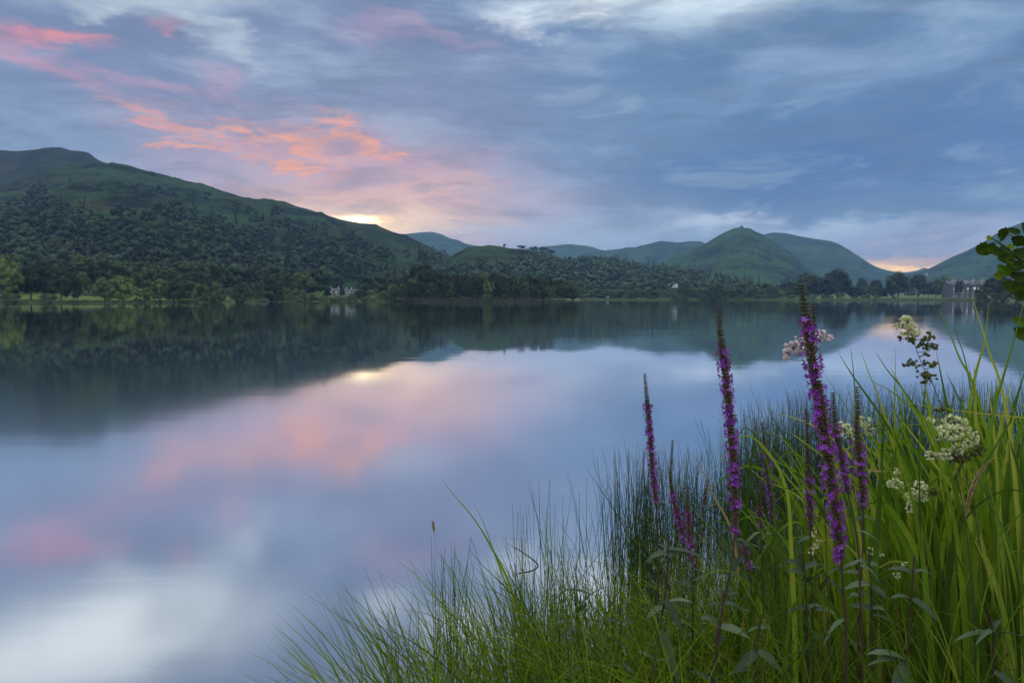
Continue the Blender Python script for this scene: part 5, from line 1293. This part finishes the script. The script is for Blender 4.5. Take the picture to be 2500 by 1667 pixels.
# leafy stems
def leafy(pts, dep, leaves, label, seed, rnd=5):
    r = np.random.default_rng(seed + 900); g_ = to_ground(pts, dep); Pt = pathpts(g_, dep, 5); o0 = Pt[-1].copy(); Pt = Pt - o0
    root = empty('leafy_stem', o0); tag(root, label, 'leafy plant', 'leafy stems on the bank')
    L = np.concatenate([[0], np.cumsum(np.linalg.norm(np.diff(Pt, axis=0), axis=1))])
    st = MB(); st.tube(Pt, np.interp(L, [0, L[-1]], [.0022, .0042]), 6, tint=.1); st.build('stem', M_STEM, root)
    for (x0, y0, x1, y1, w) in leaves:
        a = np.array(P(x0, y0, dep)[:]); b_ = np.array(P(x1, y1, dep - r.uniform(.0, .05))[:]); lm = MB(); d = b_ - a; l = np.linalg.norm(d)
        d = d + np.array([0, 0, .35 * l]); lance_leaf(lm, (0, 0, 0), d, l * 1.02, w / F * dep, .34, r, r.normal(.1, .15)); lm.build('leaf', M_LEAFG, root, loc=a - o0)
    for k in range(rnd):
        s = L[-1] * (.06 + .8 * k / max(rnd, 1)); c, _ = interp_path(Pt, s); a0 = r.uniform(-.7, .7)
        for sg in (0, math.pi):
            lm = MB(); a = a0 + sg; lance_leaf(lm, (0, 0, 0), (math.cos(a), math.sin(a) * .8, r.uniform(-.2, 1.2)), r.uniform(.04, .10), r.uniform(.010, .020), r.uniform(.2, .9), r, r.normal(0, .15)); lm.build('leaf', M_LEAFG, root, loc=c)
leafy([(1402, 1420), (1405, 1480), (1412, 1540), (1422, 1610), (1430, 1680)], 2.7, [(1408, 1490, 1500, 1408, 15), (1408, 1495, 1440, 1470, 12)], 'dark leafy stem standing in front of the pale water gap', 1, 3)
leafy([(1630, 1312), (1630, 1380), (1624, 1450), (1612, 1520), (1600, 1600), (1585, 1680)], 2.1, [(1632, 1340, 1742, 1386, 26), (1622, 1462, 1655, 1532, 22), (1616, 1480, 1582, 1510, 18), (1610, 1535, 1642, 1645, 30), (1630, 1468, 1700, 1470, 12), (1620, 1410, 1660, 1420, 12)], 'leafy stem with one long silvery leaf under the left purple spikes', 2, 4)
leafy([(2232, 1355), (2228, 1420), (2224, 1480), (2218, 1560), (2213, 1620)], 1.85, [(2226, 1464, 2278, 1512, 30), (2224, 1462, 2166, 1458, 12), (2214, 1612, 2100, 1590, 20), (2214, 1616, 2190, 1700, 36), (2216, 1610, 2110, 1625, 14)], 'broken off brown stem with ragged leaves near the bottom right', 3, 2)
leafy([(2418, 1500), (2424, 1545), (2425, 1600), (2424, 1680)], 1.8, [(2424, 1546, 2330, 1566, 22), (2426, 1546, 2510, 1556, 18), (2425, 1640, 2480, 1690, 24)], 'dark stem with two long opposite leaves in the bottom right corner', 4, 2)
leafy([(1768, 1440), (1760, 1500), (1750, 1560), (1742, 1660)], 2.0, [(1756, 1530, 1832, 1560, 30), (1756, 1528, 1700, 1500, 24), (1790, 1395, 1830, 1340, 22)], 'leafy stem low beneath the second tallest purple spike', 5, 5)
leafy([(1960, 1350), (1965, 1420), (1970, 1500), (1972, 1600)], 2.0, [(1968, 1405, 1920, 1390, 16), (1968, 1420, 2010, 1400, 16), (1990, 1490, 2045, 1500, 24)], 'leafy stem between the second tallest and the thick purple spike', 6, 5)
leafy([(2120, 1340), (2126, 1420), (2128, 1500), (2130, 1620)], 1.95, [(2126, 1430, 2160, 1460, 20), (2124, 1425, 2060, 1440, 18), (2128, 1500, 2190, 1530, 14)], 'leafy stem right of the thick purple spike', 7, 5)
leafy([(2300, 1390), (2296, 1480), (2290, 1580), (2285, 1680)], 2.2, [], 'leafy stem half hidden in the shade at the lower right', 8, 6)
leafy([(1520, 1500), (1512, 1560), (1505, 1640)], 2.5, [], 'small leafy stem low at the water edge', 9, 5)
leafy([(1860, 1500), (1850, 1560), (1840, 1650)], 1.95, [(1850, 1590, 1900, 1640, 30), (1850, 1590, 1800, 1640, 26)], 'leafy stem at the bottom edge below the purple spikes', 10, 4)

def puff(mb, c, rad, n, r, sz=.0022, flat=1.0, mi=0, tint=.1, top=True):
    D = r.normal(size=(n, 3)); D /= np.linalg.norm(D, axis=1)[:, None]; q = r.random(n) ** .45
    C = np.asarray(c) + D * q[:, None] * np.array([rad, rad, rad * flat])
    C = C + (fbm(C[:, 0] * 160, C[:, 2] * 160, 2) * rad * .4)[:, None]
    N = D + r.normal(0, .6, (n, 3)); N /= np.linalg.norm(N, axis=1)[:, None]
    V, Fq = leaf_quads(C, N, sz * r.uniform(.6, 1.3, n), r, .8); mb.add(V, Fq, np.repeat(tint + r.normal(0, .2, n), 4), mi)
def plume(name, stem, dep, clusters, label, cat, seed, mats, stemw=.0020, sz=.0027, group=None, ground=True, dens=1.0):
    """clusters: (px,py,rx,ry,kind) kind 0 blossom, 1 buds"""
    r = np.random.default_rng(seed + 300); g_ = to_ground(stem, dep) if ground else stem; Pt = pathpts(g_, dep, 5); o0 = Pt[-1].copy(); Pt = Pt - o0
    root = empty(name, o0); tag(root, label, cat, group)
    st = MB(); L = np.concatenate([[0], np.cumsum(np.linalg.norm(np.diff(Pt, axis=0), axis=1))]); st.tube(Pt, np.interp(L, [0, L[-1]], [stemw * .5, stemw]), 5, tint=.2)
    parts = {}
    for (px, py, rx, ry, kd) in clusters:
        c = np.array(P(px, py, dep + r.uniform(-.02, .02))[:]) - o0; i = np.argmin(np.linalg.norm(Pt - c, axis=1) + np.maximum(0, Pt[:, 2] - c[2]) * 2)
        mid = (Pt[i] + c) / 2 + np.array([0, 0, -.004]); st.tube([Pt[i], mid, c], [.0011, .0009, .0005], 4, tint=.2)
        a, b_ = rx / F * dep, ry / F * dep; ns = max(7, int(rx * ry / 11))
        mb = parts.setdefault(kd, MB())
        for k in range(ns):
            th = r.random() * 6.28; q = math.sqrt(r.random()) * 1.05; cc = c + np.array([math.cos(th) * a * q, r.normal(0, .3) * a, math.sin(th) * b_ * q]); pr = r.uniform(.12, .30) * max(min(a, b_), .008)
            st.tube([c + np.array([0, 0, -b_ * .5]), (c + cc) / 2, cc], [.0006, .0005, .0004], 3, tint=.1)
            puff(mb, cc, pr + .0012, int((26 if kd == 0 else 20) * dens), r, sz if kd == 0 else sz * 1.15)
    st.build('stem', M_STEM if mats[1] is M_GBUD else M_GRASS, root)
    for kd, mb in parts.items(): mb.build('blossom' if kd == 0 else 'bud_cluster', mats[kd], root)
    return root
G_ = 'cream meadowsweet plants'
plume('meadowsweet', [(2215, 775), (2222, 800), (2236, 850), (2256, 900), (2276, 935), (2292, 975), (2312, 1020), (2345, 1120), (2375, 1230)], 2.0,
      [(2214, 786, 17, 15, 0), (2203, 797, 18, 10, 0), (2224, 800, 12, 14, 0), (2216, 812, 18, 10, 0), (2239, 808, 12, 9, 0), (2236, 818, 10, 10, 0), (2200, 826, 14, 5, 1), (2224, 832, 15, 9, 1), (2256, 838, 18, 11, 1), (2272, 822, 13, 10, 1), (2282, 846, 11, 6, 1), (2270, 850, 14, 7, 1), (2262, 864, 9, 5, 1), (2216, 890, 16, 5, 1), (2232, 886, 12, 10, 1), (2262, 884, 9, 7, 1), (2277, 893, 13, 10, 1), (2250, 914, 15, 9, 1), (2268, 922, 17, 11, 1), (2258, 932, 9, 5, 1)], 'tall plume of cream blossom going to brown buds against the glowing water', 'meadowsweet', 1, (M_CREAM, M_GBUD), group=G_)
plume('meadowsweet', [(2330, 1030), (2330, 1075), (2328, 1120), (2345, 1200), (2360, 1300)], 1.8,
      [(2330, 1032, 34, 14, 0), (2318, 1055, 36, 16, 0), (2344, 1050, 22, 14, 0), (2318, 1072, 20, 9, 0), (2376, 1068, 10, 16, 0), (2368, 1085, 20, 12, 0), (2340, 1090, 22, 8, 0), (2275, 1112, 16, 11, 0), (2320, 1108, 26, 14, 0), (2345, 1116, 36, 13, 1), (2388, 1100, 14, 14, 1), (2292, 1000, 18, 6, 1), (2272, 1026, 10, 5, 0)], 'biggest and whitest plume of cream blossom among the sword leaves', 'meadowsweet', 2, (M_CREAM, M_GBUD), group=G_)
plume('meadowsweet', [(2070, 1040), (2075, 1080), (2085, 1160), (2100, 1260)], 2.25, [(2062, 1048, 20, 16, 0), (2072, 1064, 14, 10, 0), (2048, 1040, 10, 6, 0), (2110, 1028, 16, 14, 0), (2122, 1048, 14, 12, 0), (2136, 1040, 8, 8, 1), (2150, 1050, 8, 8, 1)], 'cream blossom cluster behind the rightmost purple spike', 'meadowsweet', 3, (M_CREAM, M_GBUD), group=G_)
plume('meadowsweet', [(2240, 1180), (2242, 1220), (2255, 1300), (2265, 1380)], 2.0, [(2240, 1192, 22, 16, 0), (2232, 1210, 14, 14, 0), (2252, 1215, 14, 10, 0), (2220, 1235, 8, 14, 0), (2190, 1150, 7, 12, 0), (2182, 1180, 14, 14, 0), (2206, 1182, 10, 6, 0), (2280, 1200, 14, 12, 1), (2218, 1240, 8, 12, 0)], 'cream blossom below the big white plume, partly behind leaves', 'meadowsweet', 4, (M_CREAM, M_GBUD), group=G_)
plume('meadowsweet', [(1995, 1295), (1995, 1330), (2000, 1400), (2005, 1500)], 2.15, [(1988, 1300, 9, 14, 0), (1995, 1325, 10, 12, 0), (1982, 1345, 10, 8, 0), (2002, 1262, 7, 10, 1)], 'small cream cluster low beside the stem of the thick purple spike', 'meadowsweet', 5, (M_CREAM, M_GBUD), group=G_)
plume('meadowsweet', [(2140, 1335), (2145, 1370), (2150, 1450), (2152, 1520)], 2.1, [(2130, 1345, 16, 8, 0), (2145, 1350, 12, 8, 0), (2208, 1375, 6, 5, 0), (2190, 1402, 9, 8, 0)], 'lowest cream blossom in the shade of the grass', 'meadowsweet', 6, (M_CREAM, M_GBUD), group=G_)
plume('valerian', [(1965, 838), (1972, 880), (1985, 960), (2000, 1080), (2010, 1200)], 1.95,
      [(1925, 862, 14, 14, 0), (1936, 846, 17, 12, 0), (1950, 830, 14, 9, 0), (1958, 845, 14, 12, 0), (1950, 862, 12, 7, 0), (1985, 838, 16, 10, 0), (1996, 820, 14, 9, 0), (2012, 812, 16, 8, 0), (2020, 822, 12, 9, 0), (2002, 830, 16, 8, 0), (1920, 874, 7, 6, 0), (1972, 850, 12, 8, 0)], 'pale pink flat flower head behind the tip of the tallest purple spike', 'pink flower', 7, (M_PINK, M_GBUD), sz=.0026, dens=1.3)
# grass heads
def seedhead(name, pts, dep, head, wpx, mat, label, seed, ground=True, stemw=.0009):
    r = np.random.default_rng(seed + 40); g_ = to_ground(pts, dep) if ground else pts; Pt = pathpts(g_, dep, 6); o0 = Pt[-1].copy(); Pt -= o0
    root = empty(name, o0); tag(root, label, 'grass seed head'); st = MB(); st.tube(Pt, [stemw * .6] * (len(Pt) - 1) + [stemw], 4, tint=.2); st.build('stem', M_GRASS, root)
    hd = MB(); L = head; s = 0
    while s < L:
        c, _ = interp_path(Pt, s); k = s / L; w = wpx / F * dep * math.sin(math.pi * min(1, .12 + k * .85)) * .5
        for j in range(6):
            a = r.random() * 6.28; d = np.array([math.cos(a), math.sin(a), .9]); V = oriented(np.array(octa(np.zeros(3), 1, 1)) * (w * .28, w * .28, w * .75), d); hd.add(V + c + d * w * .45, OCF, r.normal(.1, .25))
        s += .0035
    hd.build('seed_head', mat, root)
seedhead('seed_head_stalk', [(1056, 1272), (1059, 1290), (1062, 1320), (1067, 1380), (1070, 1450), (1075, 1560)], 3.4, .065, 10, M_TAN, 'thin lone stalk with a small seed head over the pink reflection', 1)
seedhead('seed_head_stalk', [(2356, 1268), (2360, 1240), (2370, 1205), (2384, 1172), (2400, 1145), (2425, 1120), (2450, 1130), (2480, 1190), (2500, 1300)], 1.85, .215, 13, M_TAN, 'drooping straw coloured foxtail head at the right', 2)
# ------------------------------------------------------------------ alder branch at the right edge
def alder():
    dep = 2.5; r = np.random.default_rng(61); o0 = np.array(P(2900, 640, dep)[:])
    root = empty('alder_branch', o0); tag(root, 'dark alder branch with rounded leaves reaching in from the right edge', 'branch')
    tw = MB()
    def tw_(pts, r0, r1):
        Pt = pathpts(pts, dep, 5) - o0; tw.tube(Pt, np.linspace(r0, r1, len(Pt)), 6)
    tw_([(2900, 640), (2700, 650), (2560, 655), (2500, 640), (2450, 600), (2418, 580)], .014, .0012); tw_([(2600, 655), (2530, 690), (2480, 690), (2440, 672)], .006, .001)
    tw_([(2560, 655), (2520, 610), (2480, 580), (2450, 570)], .005, .001); tw_([(2700, 650), (2620, 740), (2540, 790), (2490, 795)], .006, .001)
    tw.build('twig', M_BARK, root)
    LV = [(2447, 572, 20, -.1), (2415, 581, 8, .7), (2405, 607, 20, -.1), (2422, 603, 14, 0), (2434, 614, 17, .0), (2458, 612, 18, -.1), (2486, 588, 17, -.2), (2468, 603, 8, .6), (2452, 628, 17, -.05), (2472, 645, 17, 0), (2446, 655, 12, .35), (2460, 664, 18, .25), (2436, 675, 11, .5), (2482, 650, 20, -.1), (2492, 676, 22, -.15), (2468, 703, 23, .1), (2488, 700, 24, 0), (2494, 620, 20, -.1), (2465, 638, 12, .25), (2510, 600, 24, -.1), (2520, 650, 28, -.1), (2515, 700, 26, 0), (2492, 785, 21, .2), (2497, 815, 23, .1), (2530, 800, 28, 0), (2478, 566, 14, -.1), (2502, 560, 20, 0), (2540, 570, 30, -.1), (2550, 740, 30, 0), (2470, 625, 14, .1), (2500, 725, 20, -.1), (2560, 620, 30, 0), (2600, 680, 30, 0), (2580, 780, 30, 0)]
    for (px, py, rad, tn) in LV:
        c = np.array(P(px, py, dep + r.uniform(-.08, .10))[:]) - o0; R_ = rad / F * dep * 0.88; n = 22
        th = np.arange(n) / n * 2 * np.pi; rr = R_ * (1 + .10 * (np.arange(n) % 2) + r.normal(0, .035, n)) * (1 + .22 * np.clip(np.cos(th), 0, 1) ** 3) * np.where(np.abs(th - np.pi) < .3, .80, 1); spin = r.uniform(0, 6.28); th = th + spin
        rim = np.stack([np.cos(th) * rr * 1.05, np.sin(th) * rr * .85, .12 * R_ * np.sin(th) ** 2 + r.normal(0, .05, n) * R_], -1); inner = rim * (.5, .5, .2)
        V = np.concatenate([[(0, 0, 0)], inner, rim]); nn_ = np.array([r.normal(0, .35), -1, r.normal(.3, .45)]); V = oriented(V, nn_)
        mb = MB(); i = np.arange(n); mb.add(V, np.stack([i * 0, 1 + i, 1 + (i + 1) % n], -1), tn); mb.add(V, np.stack([1 + i, 1 + n + i, 1 + n + (i + 1) % n, 1 + (i + 1) % n], -1), tn)
        mb.build('leaf', M_ALDER, root, loc=c)
alder()

if HAZE: build_haze()
